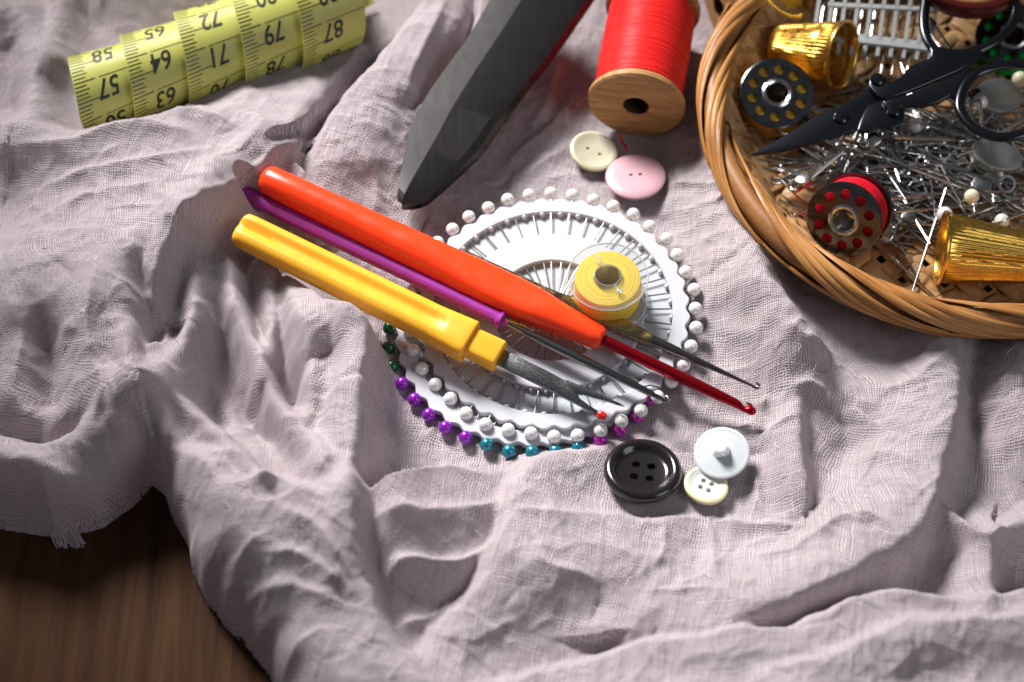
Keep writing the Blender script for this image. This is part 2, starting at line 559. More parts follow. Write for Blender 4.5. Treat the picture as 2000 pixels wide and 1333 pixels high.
# ------------------------------------------------------------------ noise
_rng = np.random.RandomState(11)
_G = _rng.uniform(0, 2 * PI, (256, 256))


def perlin(x, y):
    xi, yi = np.floor(x).astype(int), np.floor(y).astype(int)
    fx, fy = x - xi, y - yi
    u = fx * fx * fx * (fx * (fx * 6 - 15) + 10); v = fy * fy * fy * (fy * (fy * 6 - 15) + 10)

    def g(i, j, dx, dy):
        a = _G[(xi + i) % 256, (yi + j) % 256]
        return np.cos(a) * dx + np.sin(a) * dy
    n00, n10 = g(0, 0, fx, fy), g(1, 0, fx - 1, fy)
    n01, n11 = g(0, 1, fx, fy - 1), g(1, 1, fx - 1, fy - 1)
    return ((n00 * (1 - u) + n10 * u) * (1 - v) + (n01 * (1 - u) + n11 * u) * v) * 1.5


def sstep(a, b, x):
    t = np.clip((x - a) / (b - a), 0, 1)
    return t * t * (3 - 2 * t)


def polydist(X, Y, pts):
    """signed distance (left of travel positive), arc length and interpolated third value along a polyline"""
    best = np.full(X.shape, 1e9); sg = np.zeros(X.shape); ss = np.zeros(X.shape); hh = np.zeros(X.shape)
    acc = 0.0
    for (ax, ay, ah), (bx, by, bh) in zip(pts[:-1], pts[1:]):
        dx, dy = bx - ax, by - ay
        l2 = dx * dx + dy * dy; l = math.sqrt(l2)
        t = np.clip(((X - ax) * dx + (Y - ay) * dy) / l2, 0, 1)
        ex, ey = X - (ax + t * dx), Y - (ay + t * dy)
        d = np.sqrt(ex * ex + ey * ey)
        s = np.sign(dx * ey - dy * ex)
        k = d < best
        best = np.where(k, d, best); sg = np.where(k, s, sg)
        ss = np.where(k, acc + t * l, ss); hh = np.where(k, ah + t * (bh - ah), hh)
        acc += l
    return best, sg, ss, hh


def smooth_line(pts, n=5):
    """Catmull-Rom through pixel triples"""
    P = [np.array(p, float) for p in pts]
    P = [2 * P[0] - P[1]] + P + [2 * P[-1] - P[-2]]
    out = []
    for i in range(1, len(P) - 2):
        for k in range(n):
            t = k / n
            a, b, c, d = P[i - 1], P[i], P[i + 1], P[i + 2]
            out.append(0.5 * ((2 * b) + (-a + c) * t + (2 * a - 5 * b + 4 * c - d) * t * t + (-a + 3 * b - 3 * c + d) * t ** 3))
    out.append(P[-2])
    return out
# ------------------------------------------------------------------ the cloth
ZT = -0.55                                     # height of the table top
GX0, GX1, GY0, GY1, GS = -18.5, 19.5, -14.5, 18.5, 0.05
gx = np.arange(GX0, GX1 + GS / 2, GS); gy = np.arange(GY0, GY1 + GS / 2, GS)
X, Y = np.meshgrid(gx, gy)


def wpts(pts, n=5):
    return [(*at2(p[0], p[1], p[2]), p[2]) for p in smooth_line(pts, n)]


BIG = [  # (crest pixels with height), width left of travel, width right of travel, cross-wrinkle amount
    ([(-120, 262, 1.6), (0, 256, 1.7), (130, 264, 1.8), (300, 250, 1.9), (430, 232, 1.9), (515, 262, 1.8), (548, 300, 1.4)], 0.55, 1.6, 0.5),
    ([(520, 300, 1.7), (430, 372, 2.3), (360, 430, 2.5), (296, 510, 2.6), (262, 590, 2.5), (262, 660, 2.4), (276, 740, 2.3)], 0.42, 3.4, 0.6),
    ([(572, 286, 1.5), (520, 308, 2.0), (468, 342, 2.25), (420, 382, 2.35), (384, 420, 2.4)], 0.22, 0.9, 0.4),
    ([(-80, 560, 2.0), (60, 540, 2.1), (180, 560, 2.2)], 2.0, 1.6, 0.4),
    # front lip of the left lump
    ([(-90, 868, 2.2), (0, 885, 2.3), (70, 912, 2.4), (150, 925, 2.4), (205, 892, 2.3), (232, 830, 2.2), (262, 750, 2.3), (276, 680, 2.3)], 0.6, 0.75, 0.4),
    ([(285, 690, 1.6), (296, 800, 1.8), (285, 880, 1.8), (240, 950, 1.4)], 0.5, 0.7, 0.3),
    # the bright fold in front of the yellow tool, running down to the bottom edge
    ([(560, 540, 0.9), (612, 570, 1.8), (650, 584, 2.6), (688, 604, 2.7), (708, 650, 2.55), (702, 740, 2.45), (694, 830, 2.35), (684, 940, 2.35), (690, 1060, 2.2),
      (712, 1160, 1.9), (760, 1250, 1.8), (820, 1330, 1.7), (880, 1420, 1.6)], 0.34, 1.2, 0.45),
    # lower-left lump over the table edge
    ([(318, 850, 1.9), (380, 905, 2.3), (450, 965, 2.5), (540, 965, 2.5), (630, 985, 2.4), (690, 960, 2.4)], 0.75, 2.0, 0.5),
    ([(420, 1040, 1.8), (500, 1150, 1.9), (580, 1250, 1.9), (680, 1340, 1.8), (760, 1430, 1.6)], 2.2, 1.3, 0.5),
    # folds fanning out of the pinch by the handles
    ([(425, 470, 1.0), (452, 560, 1.5), (475, 650, 1.6), (520, 740, 1.5), (580, 830, 1.7), (640, 910, 2.0)], 0.30, 0.45, 0.4),
    ([(520, 505, 0.9), (532, 600, 1.3), (520, 690, 1.3), (508, 750, 1.1)], 0.25, 0.35, 0.4),
    ([(560, 560, 1.0), (590, 650, 1.5), (612, 740, 1.5), (600, 820, 1.4)], 0.3, 0.4, 0.4),
    ([(372, 480, 1.7), (388, 580, 1.7), (356, 680, 1.7), (330, 760, 1.7), (318, 840, 1.8)], 0.5, 0.45, 0.5),
    ([(330, 740, 1.5), (400, 820, 1.6), (470, 900, 1.8), (520, 950, 2.2)], 0.32, 0.35, 0.3),
    # between tape and shears
    ([(560, 320, 0.6), (610, 300, 1.1), (650, 240, 1.4), (700, 170, 1.5), (765, 100, 1.5), (815, 30, 1.5), (860, -50, 1.5)], 0.45, 1.6, 0.7),
    ([(620, 420, 0.6), (660, 340, 0.9), (720, 260, 0.9), (760, 160, 0.9)], 0.8, 0.8, 0.5),
    ([(905, 130, 0.8), (925, 60, 1.0), (950, -30, 1.1)], 0.22, 0.9, 0.3),
    # upper left
    ([(-60, -60, 1.8), (30, 60, 1.6), (60, 180, 1.6), (40, 250, 1.6)], 0.9, 1.5, 0.3),
    ([(130, -60, 1.2), (110, 40, 1.0), (95, 140, 1.0)], 0.5, 0.4, 0.3),
    ([(220, -60, 0.9), (330, -30, 1.0), (460, -60, 1.0)], 0.8, 0.8, 0.3),
    # along the basket
    ([(1395, 180, 0.5), (1408, 300, 0.8), (1432, 400, 1.1), (1478, 490, 1.6), (1520, 560, 1.75), (1560, 630, 1.65), (1610, 700, 1.2), (1670, 780, 0.7)], 0.5, 0.85, 1.0),
    ([(1330, 260, 0.35), (1350, 380, 0.5), (1385, 470, 0.6), (1400, 560, 0.6)], 0.5, 0.6, 0.8),
    # long fold running down from the basket's lowest point
    ([(1885, 600, 1.1), (1872, 660, 1.25), (1866, 740, 1.3), (1850, 830, 1.35), (1834, 920, 1.35), (1790, 1000, 1.35), (1710, 1075, 1.3),
      (1600, 1140, 1.35), (1460, 1190, 1.2), (1330, 1220, 1.0), (1230, 1235, 0.8)], 0.36, 1.3, 0.8),
    ([(1545, 760, 0.6), (1560, 850, 0.8), (1562, 920, 0.8), (1570, 985, 0.6)], 0.22, 0.55, 0.4),
    ([(2080, 640, 1.2), (1990, 720, 1.0), (2010, 800, 1.0), (2060, 870, 1.0)], 0.5, 0.8, 0.6),
    # plateau that rises in front of the wheels
    ([(1290, 890, 0.2), (1160, 884, 0.42), (1092, 892, 0.62), (1032, 922, 0.95), (1006, 965, 1.15), (984, 1030, 1.15), (948, 1110, 1.1), (890, 1200, 1.0), (820, 1300, 0.8)], 1.6, 0.38, 0.6),
    ([(960, 1130, 0.9), (1060, 1100, 1.1), (1180, 1090, 1.0), (1260, 1150, 0.8)], 1.2, 1.2, 0.4),
    # bottom
    ([(930, 1345, 0.8), (1080, 1320, 1.0), (1250, 1265, 1.3), (1420, 1232, 1.4), (1530, 1235, 1.3), (1620, 1200, 1.4), (1760, 1165, 1.5), (1900, 1170, 1.4), (2080, 1150, 1.4)], 0.3, 2.0, 0.6),
    ([(1500, 1330, 1.2), (1640, 1290, 1.5), (1760, 1235, 1.5), (1850, 1222, 1.5), (1960, 1215, 1.6), (2080, 1195, 1.6)], 0.35, 1.4, 0.5),
    ([(1944, 1030, 0.9), (1932, 1110, 1.0), (1924, 1200, 1.0)], 0.25, 0.6, 0.4),
    ([(1840, 1000, 1.0), (1880, 1030, 0.9), (1930, 1040, 0.8), (2060, 990, 0.8)], 0.35, 0.5, 0.4),
    ([(1010, 1430, 0.9), (1300, 1390, 1.3), (1700, 1400, 1.4), (2100, 1380, 1.4)], 1.0, 1.5, 0.4),
]
SMALL = [  # sharp creases: pixels, height, width left, width right
    ([(728, 990), (800, 968), (900, 930), (1000, 902)], 0.20, 0.18, 0.40),
    ([(722, 1062), (800, 1040), (870, 1022), (950, 985), (1005, 945)], 0.26, 0.20, 0.45),
    ([(728, 1168), (790, 1130), (860, 1118), (930, 1090), (985, 1040)], 0.34, 0.16, 0.35),
    ([(760, 1230), (830, 1215), (900, 1160)], 0.25, 0.15, 0.3),
    ([(1010, 1012), (1090, 1008), (1160, 1010), (1240, 1000), (1320, 998), (1390, 996)], 0.30, 0.16, 0.55),
    ([(1390, 996), (1460, 1004), (1540, 1012), (1590, 1030)], 0.24, 0.10, 0.25),
    ([(1384, 1000), (1392, 1060), (1394, 1130)], 0.16, 0.14, 0.2),
    ([(1300, 1010), (1290, 1060), (1275, 1110)], 0.16, 0.14, 0.16),
    ([(1560, 1065), (1620, 1030), (1690, 1022), (1725, 1050)], 0.26, 0.14, 0.22),
    ([(1580, 1040), (1540, 1070), (1480, 1078)], 0.14, 0.12, 0.2),
    ([(1540, 760), (1580, 752), (1620, 770), (1640, 810)], 0.2, 0.12, 0.2),
    ([(1520, 660), (1560, 690), (1600, 690)], 0.22, 0.12, 0.25),
    ([(1380, 840), (1470, 810), (1500, 740), (1495, 660)], 0.16, 0.25, 0.3),
    ([(1480, 880), (1490, 960), (1530, 1010)], 0.18, 0.12, 0.2),
    ([(1680, 700), (1740, 760), (1800, 740), (1850, 700)], 0.14, 0.2, 0.2),
    ([(1700, 880), (1750, 900), (1800, 930)], 0.16, 0.15, 0.2),
    ([(1830, 920), (1815, 1000), (1780, 1060), (1745, 1120)], 0.2, 0.1, 0.2),
    ([(1860, 1020), (1920, 1060), (1990, 1010)], 0.2, 0.12, 0.25),
    ([(1590, 1170), (1700, 1165), (1800, 1180), (1880, 1160)], 0.18, 0.14, 0.22),
    ([(1750, 1260), (1770, 1310), (1720, 1350)], 0.18, 0.12, 0.3),
    ([(770, 940), (850, 905), (940, 900)], 0.12, 0.15, 0.25),
    ([(1170, 1060), (1230, 1090), (1290, 1150)], 0.14, 0.2, 0.2),
    ([(1030, 1085), (1080, 1120), (1170, 1140)], 0.18, 0.15, 0.25),
    ([(30, 520), (140, 515), (240, 540)], 0.2, 0.2, 0.4),
    ([(40, 470), (180, 440), (320, 420)], 0.26, 0.22, 0.4),
    ([(60, 400), (200, 380), (330, 372), (430, 350)], 0.24, 0.2, 0.35),
    ([(20, 330), (140, 330), (260, 310), (400, 320)], 0.28, 0.22, 0.35),
    ([(300, 290), (390, 280), (480, 310)], 0.2, 0.14, 0.25),
    ([(20, 620), (60, 700), (40, 800)], 0.35, 0.4, 0.35),
    ([(215, 620), (200, 720), (190, 800)], 0.35, 0.3, 0.3),
    ([(200, 780), (215, 830), (195, 880)], 0.3, 0.2, 0.3),
    ([(300, 620), (330, 680), (300, 740)], 0.3, 0.14, 0.2),
    ([(400, 960), (440, 930), (540, 955)], 0.2, 0.2, 0.3),
    ([(550, 1060), (620, 1100), (690, 1180)], 0.24, 0.2, 0.35),
    ([(540, 1120), (610, 1160), (690, 1210)], 0.2, 0.2, 0.35),
    ([(430, 1190), (560, 1200), (680, 1230)], 0.2, 0.2, 0.3),
    ([(470, 1030), (560, 1010), (640, 1050)], 0.2, 0.2, 0.3),
    ([(1100, 60), (1080, 150), (1030, 230)], 0.22, 0.2, 0.35),
    ([(1010, 330), (1060, 290), (1150, 230)], 0.16, 0.25, 0.3),
    ([(980, 300), (1100, 190), (1150, 120)], 0.2, 0.2, 0.4),
    ([(870, 20), (840, 110), (790, 210)], 0.24, 0.14, 0.3),
    ([(700, 300), (740, 350), (720, 430)], 0.16, 0.2, 0.25),
    ([(660, 60), (700, 90), (640, 170)], 0.2, 0.25, 0.3),
]


VALLEY = [
    ([(548, 322), (515, 356), (475, 400), (415, 455)], 0.4, 0.25, 0.3),
    ([(300, 545), (293, 590), (300, 650), (298, 720), (292, 800)], 0.9, 0.28, 0.28),
    ([(528, 520), (540, 600), (545, 680), (570, 760), (620, 820)], 0.55, 0.3, 0.3),
    ([(480, 520), (492, 600), (500, 690)], 0.35, 0.2, 0.2),
    ([(430, 560), (440, 680), (480, 790), (560, 880)], 0.5, 0.25, 0.25),
    ([(625, 600), (650, 680), (650, 780), (620, 860)], 0.4, 0.25, 0.3),
    ([(395, 640), (400, 720), (440, 830)], 0.4, 0.2, 0.2),
    ([(590, 300), (610, 250), (680, 150), (742, 96)], 0.5, 0.2, 0.25),
    ([(935, -20), (912, 50), (890, 100), (840, 170), (805, 215)], 0.5, 0.12, 0.16),
    ([(90, 640), (110, 720), (105, 790), (130, 840)], 1.0, 0.5, 0.5),
    ([(-40, 815), (40, 845), (120, 862), (185, 840)], 0.9, 0.35, 0.22),
    ([(10, 250), (20, 150), (10, 40)], 0.8, 0.7, 0.5),
    ([(1610, 660), (1640, 740), (1660, 830), (1620, 900)], 0.4, 0.4, 0.5),
    ([(1890, 690), (1900, 760), (1930, 840)], 0.4, 0.3, 0.5),
    ([(715, 960), (735, 1080), (760, 1190), (830, 1290)], 0.55, 0.4, 0.2),
    ([(1000, 925), (975, 990), (930, 1090), (860, 1190), (790, 1290)], 0.35, 0.3, 0.35),
]


def build_height():
    acc = np.zeros_like(X); wr = np.zeros_like(X)
    wx = X + 0.22 * perlin(X * 0.55 + 3, Y * 0.55 + 9) + 0.07 * perlin(X * 1.7 + 13, Y * 1.7 + 2)
    wy = Y + 0.22 * perlin(X * 0.55 + 31, Y * 0.55 + 71) + 0.07 * perlin(X * 1.7 + 43, Y * 1.7 + 22)
    P = 3.2
    for i, (px, wl, wrr, amt) in enumerate(BIG):
        pts = wpts(px)
        d, sg, s, h = polydist(wx * 0.75 + X * 0.25, wy * 0.75 + Y * 0.25, pts)
        w = np.where(sg > 0, wl, wrr) * 1.25
        t = d / w
        g = h * np.exp(-np.power(t, 2.0) * 0.9) * 0.8 + h * 0.2 / (1 + t * t * t)
        r1 = 1 - np.abs(perlin(s * 1.5 + 0.6 * perlin(s * .8, d * 1.5) + i * 7.7, d * 0.55 + i * 3.1))
        r2 = perlin(s * 3.6 + i * 5.3, d * 1.1 + i * 1.7)
        band = np.exp(-np.power(d / (w * 1.5), 2))
        wr += amt * band * (0.05 * (np.power(np.clip(r1, 0, 1), 5) - 0.2) + 0.010 * r2)
        acc += np.power(np.clip(g, 0, None), P)
    big = np.power(acc, 1 / P)
    z = big + wr
    for k, (px, h, wl, wrr) in enumerate(SMALL):
        pts = [(*at2(p[0], p[1], 0.8), 0) for p in smooth_line([(a, b, 0) for a, b in px], 4)]
        d, sg, s, _ = polydist(wx * 0.6 + X * 0.4, wy * 0.6 + Y * 0.4, pts)
        L = max(s.max(), 0.1)
        taper = np.clip(np.minimum(s, L - s) / (0.25 * L), 0, 1) * 0.8 + 0.2
        w = np.where(sg > 0, wl, wrr)
        z += h * taper * np.exp(-np.power(d / w, 1.25))
    for k, (px, h, wl, wrr) in enumerate(VALLEY):
        pts = [(*at2(p[0], p[1], 1.0), 0) for p in smooth_line([(a, b, 0) for a, b in px], 4)]
        d, sg, s, _ = polydist(wx * 0.6 + X * 0.4, wy * 0.6 + Y * 0.4, pts)
        L = max(s.max(), 0.1)
        taper = np.clip(np.minimum(s, L - s) / (0.25 * L), 0, 1) * 0.8 + 0.2
        w = np.where(sg > 0, wl, wrr)
        z -= h * taper * np.exp(-np.power(d / w, 1.6))
    # thin creases running mostly along the folds they lie on
    gyy, gxx = np.gradient(big, GS)
    rc = random.Random(17)
    ny, nx = X.shape
    for k in range(1250):
        fine = k > 420
        cx, cy = rc.uniform(GX0 + .5, GX1 - .5), rc.uniform(GY0 + .5, GY1 - .5)
        i, j = int((cx - GX0) / GS), int((cy - GY0) / GS)
        gxv, gyv = gxx[j, i], gyy[j, i]
        g = math.hypot(gxv, gyv)
        if g > .12: a0 = math.atan2(gxv, -gyv) + rc.gauss(0, .55) + (PI / 2 if rc.random() < .35 else 0)
        else: a0 = rc.gauss(.25, .8)
        Lc = rc.uniform(.35, 1.5) if fine else rc.uniform(.7, 3.2); bend = rc.gauss(0, .35)
        pts = []
        for m in range(6):
            f = m / 5 - .5
            a = a0 + bend * f
            pts.append((cx + f * Lc * math.cos(a), cy + f * Lc * math.sin(a), 0))
        x0, x1 = min(q[0] for q in pts) - .9, max(q[0] for q in pts) + .9
        y0, y1 = min(q[1] for q in pts) - .9, max(q[1] for q in pts) + .9
        i0, i1 = max(0, int((x0 - GX0) / GS)), min(nx, int((x1 - GX0) / GS) + 1)
        j0, j1 = max(0, int((y0 - GY0) / GS)), min(ny, int((y1 - GY0) / GS) + 1)
        if i1 - i0 < 3 or j1 - j0 < 3: continue
        sl = (slice(j0, j1), slice(i0, i1))
        d, sg, s, _ = polydist(wx[sl], wy[sl], pts)
        Ls = max(s.max(), .1)
        tp = np.clip(np.minimum(s, Ls - s) / (0.4 * Ls), 0, 1)
        w1, w2 = (rc.uniform(.04, .07), rc.uniform(.07, .17)) if fine else (rc.uniform(.05, .10), rc.uniform(.14, .36))
        if rc.random() < .5: w1, w2 = w2, w1
        w = np.where(sg > 0, w1, w2)
        hh = (rc.uniform(.02, .065) if fine else rc.uniform(.04, .13)) * (1 if rc.random() < .75 else -1)
        z[sl] += hh * tp * np.exp(-np.power(d / w, 1.15)) * (d < .85)
    # random crumple: sharp little creases between flat facets
    r = 1 - np.abs(perlin(wx * 0.42 + 5, wy * 0.42 + 50)) * 1.3
    z += 0.05 * np.power(np.clip(r, 0, 1), 4)
    r = 1 - np.abs(perlin(wx * 0.9 + 15, wy * 0.75 + 5)) * 1.3
    z += 0.028 * np.power(np.clip(r, 0, 1), 4)
    r = 1 - np.abs(perlin(wx * 1.7 + 115, wy * 1.5 + 85)) * 1.3
    z += 0.022 * np.power(np.clip(r, 0, 1), 3)
    z += 0.008 * perlin(wx * 3.2, wy * 3.2 + 9)
    return z


Z = build_height()


def flatten(px, py, zt, r, soft, keep=0.25, zpix=None):
    """the cloth is pressed down where a thing lies on it"""
    global Z
    x, y = at2(px, py, zt if zpix is None else zpix)
    d = np.hypot(X - x, Y - y)
    k = 1 - sstep(r - soft, r + soft, d)
    tgt = np.minimum(Z, zt + (Z - zt) * keep)
    Z = Z * (1 - k) + tgt * k


RIDGE_KEEP = None
flatten(1890, 225, 0.0, 6.6, 0.7, 0.05, 1.0)      # basket
flatten(1066, 636, 0.0, 3.8, 0.4, 0.04)        # pin wheels
for p in ((1240, 60, 0.1, 1.9, .4), (1157, 310, .15, .8, .3), (1241, 362, .15, .9, .3), (1254, 940, .25, 1.15, .35),
          (1408, 900, .25, .9, .3), (1377, 958, .25, .7, .3), (950, 200, .25, 1.4, .6), (1080, 20, .25, 1.4, .6)):
    flatten(*p, 0.15)


def press_line(a, b, w, soft):
    """cloth kept under a straight tool"""
    global Z
    (ax, ay, az), (bx, by, bz) = a, b
    dx, dy = bx - ax, by - ay
    l2 = dx * dx + dy * dy
    t = np.clip(((X - ax) * dx + (Y - ay) * dy) / l2, 0, 1)
    d = np.hypot(X - ax - t * dx, Y - ay - t * dy)
    zt = az + t * (bz - az)
    k = 1 - sstep(w - soft, w + soft, d)
    Z = Z * (1 - k) + np.minimum(Z, zt) * k


# the tools' rest lines (world points, underside)
T_YEL = (at(466, 446, 1.75), at(1178, 797, 0.86))
T_PUR = (at(440, 360, 1.35), at(1300, 783, 0.92))
T_ORA = (at(512, 346, 1.75), at(1468, 803, 0.70))
T_STE = (at(905, 495, 0.95), at(1476, 757, 0.72))
press_line((T_ORA[0].x + .75, T_ORA[0].y - .38, 1.2), (T_ORA[1].x, T_ORA[1].y, 0.3), 0.50, 0.10)
press_line((T_YEL[0].x, T_YEL[0].y, 1.3), (T_YEL[1].x, T_YEL[1].y, 0.3), 0.45, 0.12)
press_line((T_PUR[0].x + 0.72, T_PUR[0].y - 0.36, 1.1), (T_PUR[1].x, T_PUR[1].y, 0.3), 0.26, 0.1)
# tape measure bed
press_line((*at2(190, 178, 0.9), 0.5), (*at2(330, 130, 1.0), 0.0), 1.1, 0.6)
press_line((*at2(330, 130, 1.0), -0.1), (*at2(800, -60, 1.0), -0.3), 1.25, 0.3)

# outline of the cloth on the table (seen at the lower left), rolled edge
OUT = [(-500, 1010), (-150, 1025), (0, 1034), (60, 1045), (120, 1052), (200, 1032), (262, 990), (300, 948), (322, 968), (338, 1010), (368, 1070), (378, 1120), (404, 1180),
       (440, 1225), (490, 1275), (524, 1320), (560, 1390), (620, 1500), (640, 1700)]
opts = [(*at2(a, b, ZT), 0) for a, b in OUT]
od, osg, _, _ = polydist(X + 0.10 * perlin(X * 1.3, Y * 1.3), Y, opts)
poly = [(p[0], p[1]) for p in opts] + [(60, opts[-1][1]), (60, 60), (-60, 60), (-60, opts[0][1])]
inn = np.zeros(X.shape, bool)                   # crossing test for the inside
for (ax, ay), (bx, by) in zip(poly, poly[1:] + poly[:1]):
    if ay == by: continue
    c = (ay > Y) != (by > Y)
    inn ^= c & (X < (bx - ax) * (Y - ay) / (by - ay) + ax)
od = np.where(inn, od, -od)
EW = 1.5
t = np.clip(od / EW, 0, 1)
roll = np.sqrt(np.clip(1 - (1 - t) ** 2, 0, 1))
Z = (ZT - 0.25) + (Z - (ZT - 0.25)) * roll
INSIDE = od > -0.06


def hgt(x, y):
    i = min(max((x - GX0) / GS, 0), len(gx) - 2); j = min(max((y - GY0) / GS, 0), len(gy) - 2)
    a, b = int(i), int(j); u, v = i - a, j - b
    return float((Z[b, a] * (1 - u) + Z[b, a + 1] * u) * (1 - v) + (Z[b + 1, a] * (1 - u) + Z[b + 1, a + 1] * u) * v)


def seat(px, py, r=0.8):
    """centre and height where a flat thing of radius r rests, seen at pixel px, py"""
    z = 0.3
    for _ in range(6):
        x, y = at2(px, py, z)
        z = max(hgt(x + r * c, y + r * s) for c, s in ((0, 0), (.9, 0), (-.9, 0), (0, .9), (0, -.9), (.6, .6), (-.6, .6), (.6, -.6), (-.6, -.6)))
    return x, y, z


def build_cloth():
    ny, nx = Z.shape
    co = np.stack([X, Y, Z], -1).reshape(-1, 3)
    idx = np.arange(nx * ny).reshape(ny, nx)
    q = np.stack([idx[:-1, :-1], idx[:-1, 1:], idx[1:, 1:], idx[1:, :-1]], -1)
    ins = INSIDE[:-1, :-1] & INSIDE[:-1, 1:] & INSIDE[1:, 1:] & INSIDE[1:, :-1]
    q = q[ins]
    used = np.unique(q); remap = np.full(nx * ny, -1); remap[used] = np.arange(len(used))
    q = remap[q]; co = co[used]
    me = bpy.data.meshes.new('gauze_cloth')
    me.vertices.add(len(co)); me.vertices.foreach_set('co', co.astype(np.float32).ravel())
    me.loops.add(q.size); me.loops.foreach_set('vertex_index', q.astype(np.int32).ravel())
    me.polygons.add(len(q)); me.polygons.foreach_set('loop_start', (np.arange(len(q)) * 4).astype(np.int32))
    me.update(calc_edges=True)
    me.polygons.foreach_set('use_smooth', np.ones(len(q), bool))
    # weave coordinates follow the surface length of a smoothed cloth
    Zs = Z.copy()
    for _ in range(10):
        Zs[1:-1, 1:-1] = (Zs[1:-1, :-2] + Zs[1:-1, 2:] + Zs[:-2, 1:-1] + Zs[2:, 1:-1]) / 4
    zx = np.gradient(Zs, GS, axis=1); zy = np.gradient(Zs, GS, axis=0)
    Us = np.cumsum(np.sqrt(1 + np.clip(zx, -2, 2) ** 2) * GS, axis=1)
    Us -= Us[:, nx // 2][:, None]
    Vs = np.cumsum(np.sqrt(1 + np.clip(zy, -2, 2) ** 2) * GS, axis=0)
    Vs -= Vs[ny // 2, :][None, :]
    k = 9
    def blur(A, ax):
        c = np.cumsum(np.concatenate([np.repeat(np.take(A, [0], ax), k, ax), A, np.repeat(np.take(A, [-1], ax), k, ax)], ax), ax)
        n = A.shape[ax]
        return (np.take(c, range(2 * k, 2 * k + n), ax) - np.take(c, range(0, n), ax)) / (2 * k)
    Us = blur(blur(Us, 0), 0); Vs = blur(blur(Vs, 1), 1)
    ca, sa = math.cos(0.22), math.sin(0.22)
    uv = np.stack([Us * ca - Vs * sa, Us * sa + Vs * ca], -1).reshape(-1, 2)[used]
    ul = me.uv_layers.new(name='weave')
    ul.data.foreach_set('uv', uv[q.ravel()].astype(np.float32).ravel())
    me.materials.append(M_['cloth'])
    me.validate()
    o = bpy.data.objects.new('gauze_cloth', me); COL.objects.link(o)
    tag(o, 'crumpled pale mauve gauze cloth heaped in folds over the dark table', 'cloth')
    # frayed corner threads hanging at the lower left edge
    fr = MB()
    rr = random.Random(5)
    for i in range(34):
        px = 98 + i * 1.75 + rr.uniform(-1, 1); py = 1046 + rr.uniform(-4, 2)
        a = at(px - 2, py - 6, ZT + 0.16); b = at(px + 6 + rr.uniform(-4, 4), py + 12 + rr.uniform(-4, 4), ZT + 0.06)
        c = at(px + 11 + rr.uniform(-6, 6), py + 22 + rr.uniform(-6, 4), ZT + 0.03)
        fr.tube([a, (a + b) / 2 + Vector((0, 0, .03)), b, c], 0.02, 5)
    fm = mat('fringe_thread', (0.40, 0.33, 0.35), 0.85, var=0.1)  # darker than the cloth: shade at the edge is put into this colour
    fr.build('fringe', fm, o)
    # stray fibres standing off the weave
    fb = MB()
    for i in range(150):
        x, y = at2(rr.uniform(0, 2000), rr.uniform(420, 1330), .8)
        a = rr.uniform(0, 6.28); l = rr.uniform(.12, .4); z = hgt(x, y)
        if z < 0 and x < -4: continue
        p0 = Vector((x, y, z)); d = Vector((math.cos(a), math.sin(a), 0)) * l
        p2 = p0 + d; p2.z = hgt(p2.x, p2.y) + rr.uniform(.0, .06)
        c = (p0 + p2) / 2 + Vector((rr.gauss(0, .05), rr.gauss(0, .05), rr.uniform(.02, .10)))
        fb.tube([p0, p0 * .25 + c * .5 + p2 * .25 + (c - p0) * .1, c * .6 + p2 * .4, p2], .0065, 4)
    tag(fb.build('stray_fibre', M_['fibre'], o), None, None, None, 'stuff')
    return o


build_cloth()
tb = MB().box((0, 4, ZT - 1.0), (90, 70, 2.0)).build('table', M_['table'], None, bevel=0.1)
tag(tb, 'dark brown wooden table top under the cloth', 'table', None, 'structure')
# ------------------------------------------------------------------ pin wheels
def scallop(r, amp, n=40, ph=0.0):
    return lambda a: r * (1 + amp * math.cos(n * (a + ph)))


def ringplate(mb, ri, ro, z0, z1, n=320, fo=None, fi=None, ch=0.02):
    """flat annulus with softened edges"""
    rings = []
    fo = fo or (lambda a: ro); fi = fi or (lambda a: ri)
    for (k, z) in ((0, z0), (0, z1 - ch), (ch, z1)):
        rings.append([((fo(2 * PI * j / n) - k) * math.cos(2 * PI * j / n), (fo(2 * PI * j / n) - k) * math.sin(2 * PI * j / n), z) for j in range(n)])
    for (k, z) in ((ch, z1), (0, z1 - ch), (0, z0)):
        rings.append([((fi(2 * PI * j / n) + k) * math.cos(2 * PI * j / n), (fi(2 * PI * j / n) + k) * math.sin(2 * PI * j / n), z) for j in range(n)])
    mb.loft(rings, closed=True)


NP = 40


def pin_wheel(name, label, loc, rot):
    t = thing(name, label, 'pin wheel', loc, rot)
    m = MB(); ringplate(m, 3.12, 3.5, 0.02, 0.20, fo=scallop(3.52, 0.016, NP, PI / NP))
    for i in range(NP):                                            # bumps that grip the pins
        a = 2 * PI * (i + 0.5) / NP
        m.ball((3.10 * math.cos(a), 3.10 * math.sin(a), 0.11), 0.085, 10, 8)
    m.build('outer_ring', M_['white_plastic'], t)
    m = MB(); ringplate(m, 1.55, 2.40, 0.02, 0.21)
    for i in range(NP):
        a = 2 * PI * (i + 0.5) / NP
        m.ball((2.42 * math.cos(a), 2.42 * math.sin(a), 0.10), 0.07, 10, 8)
    m.build('inner_ring', M_['white_plastic'], t)
    m = MB(); ringplate(m, 0.25, 3.3, 0.0, 0.035, n=160)
    m.build('base_plate', M_['milky'], t)
    return t


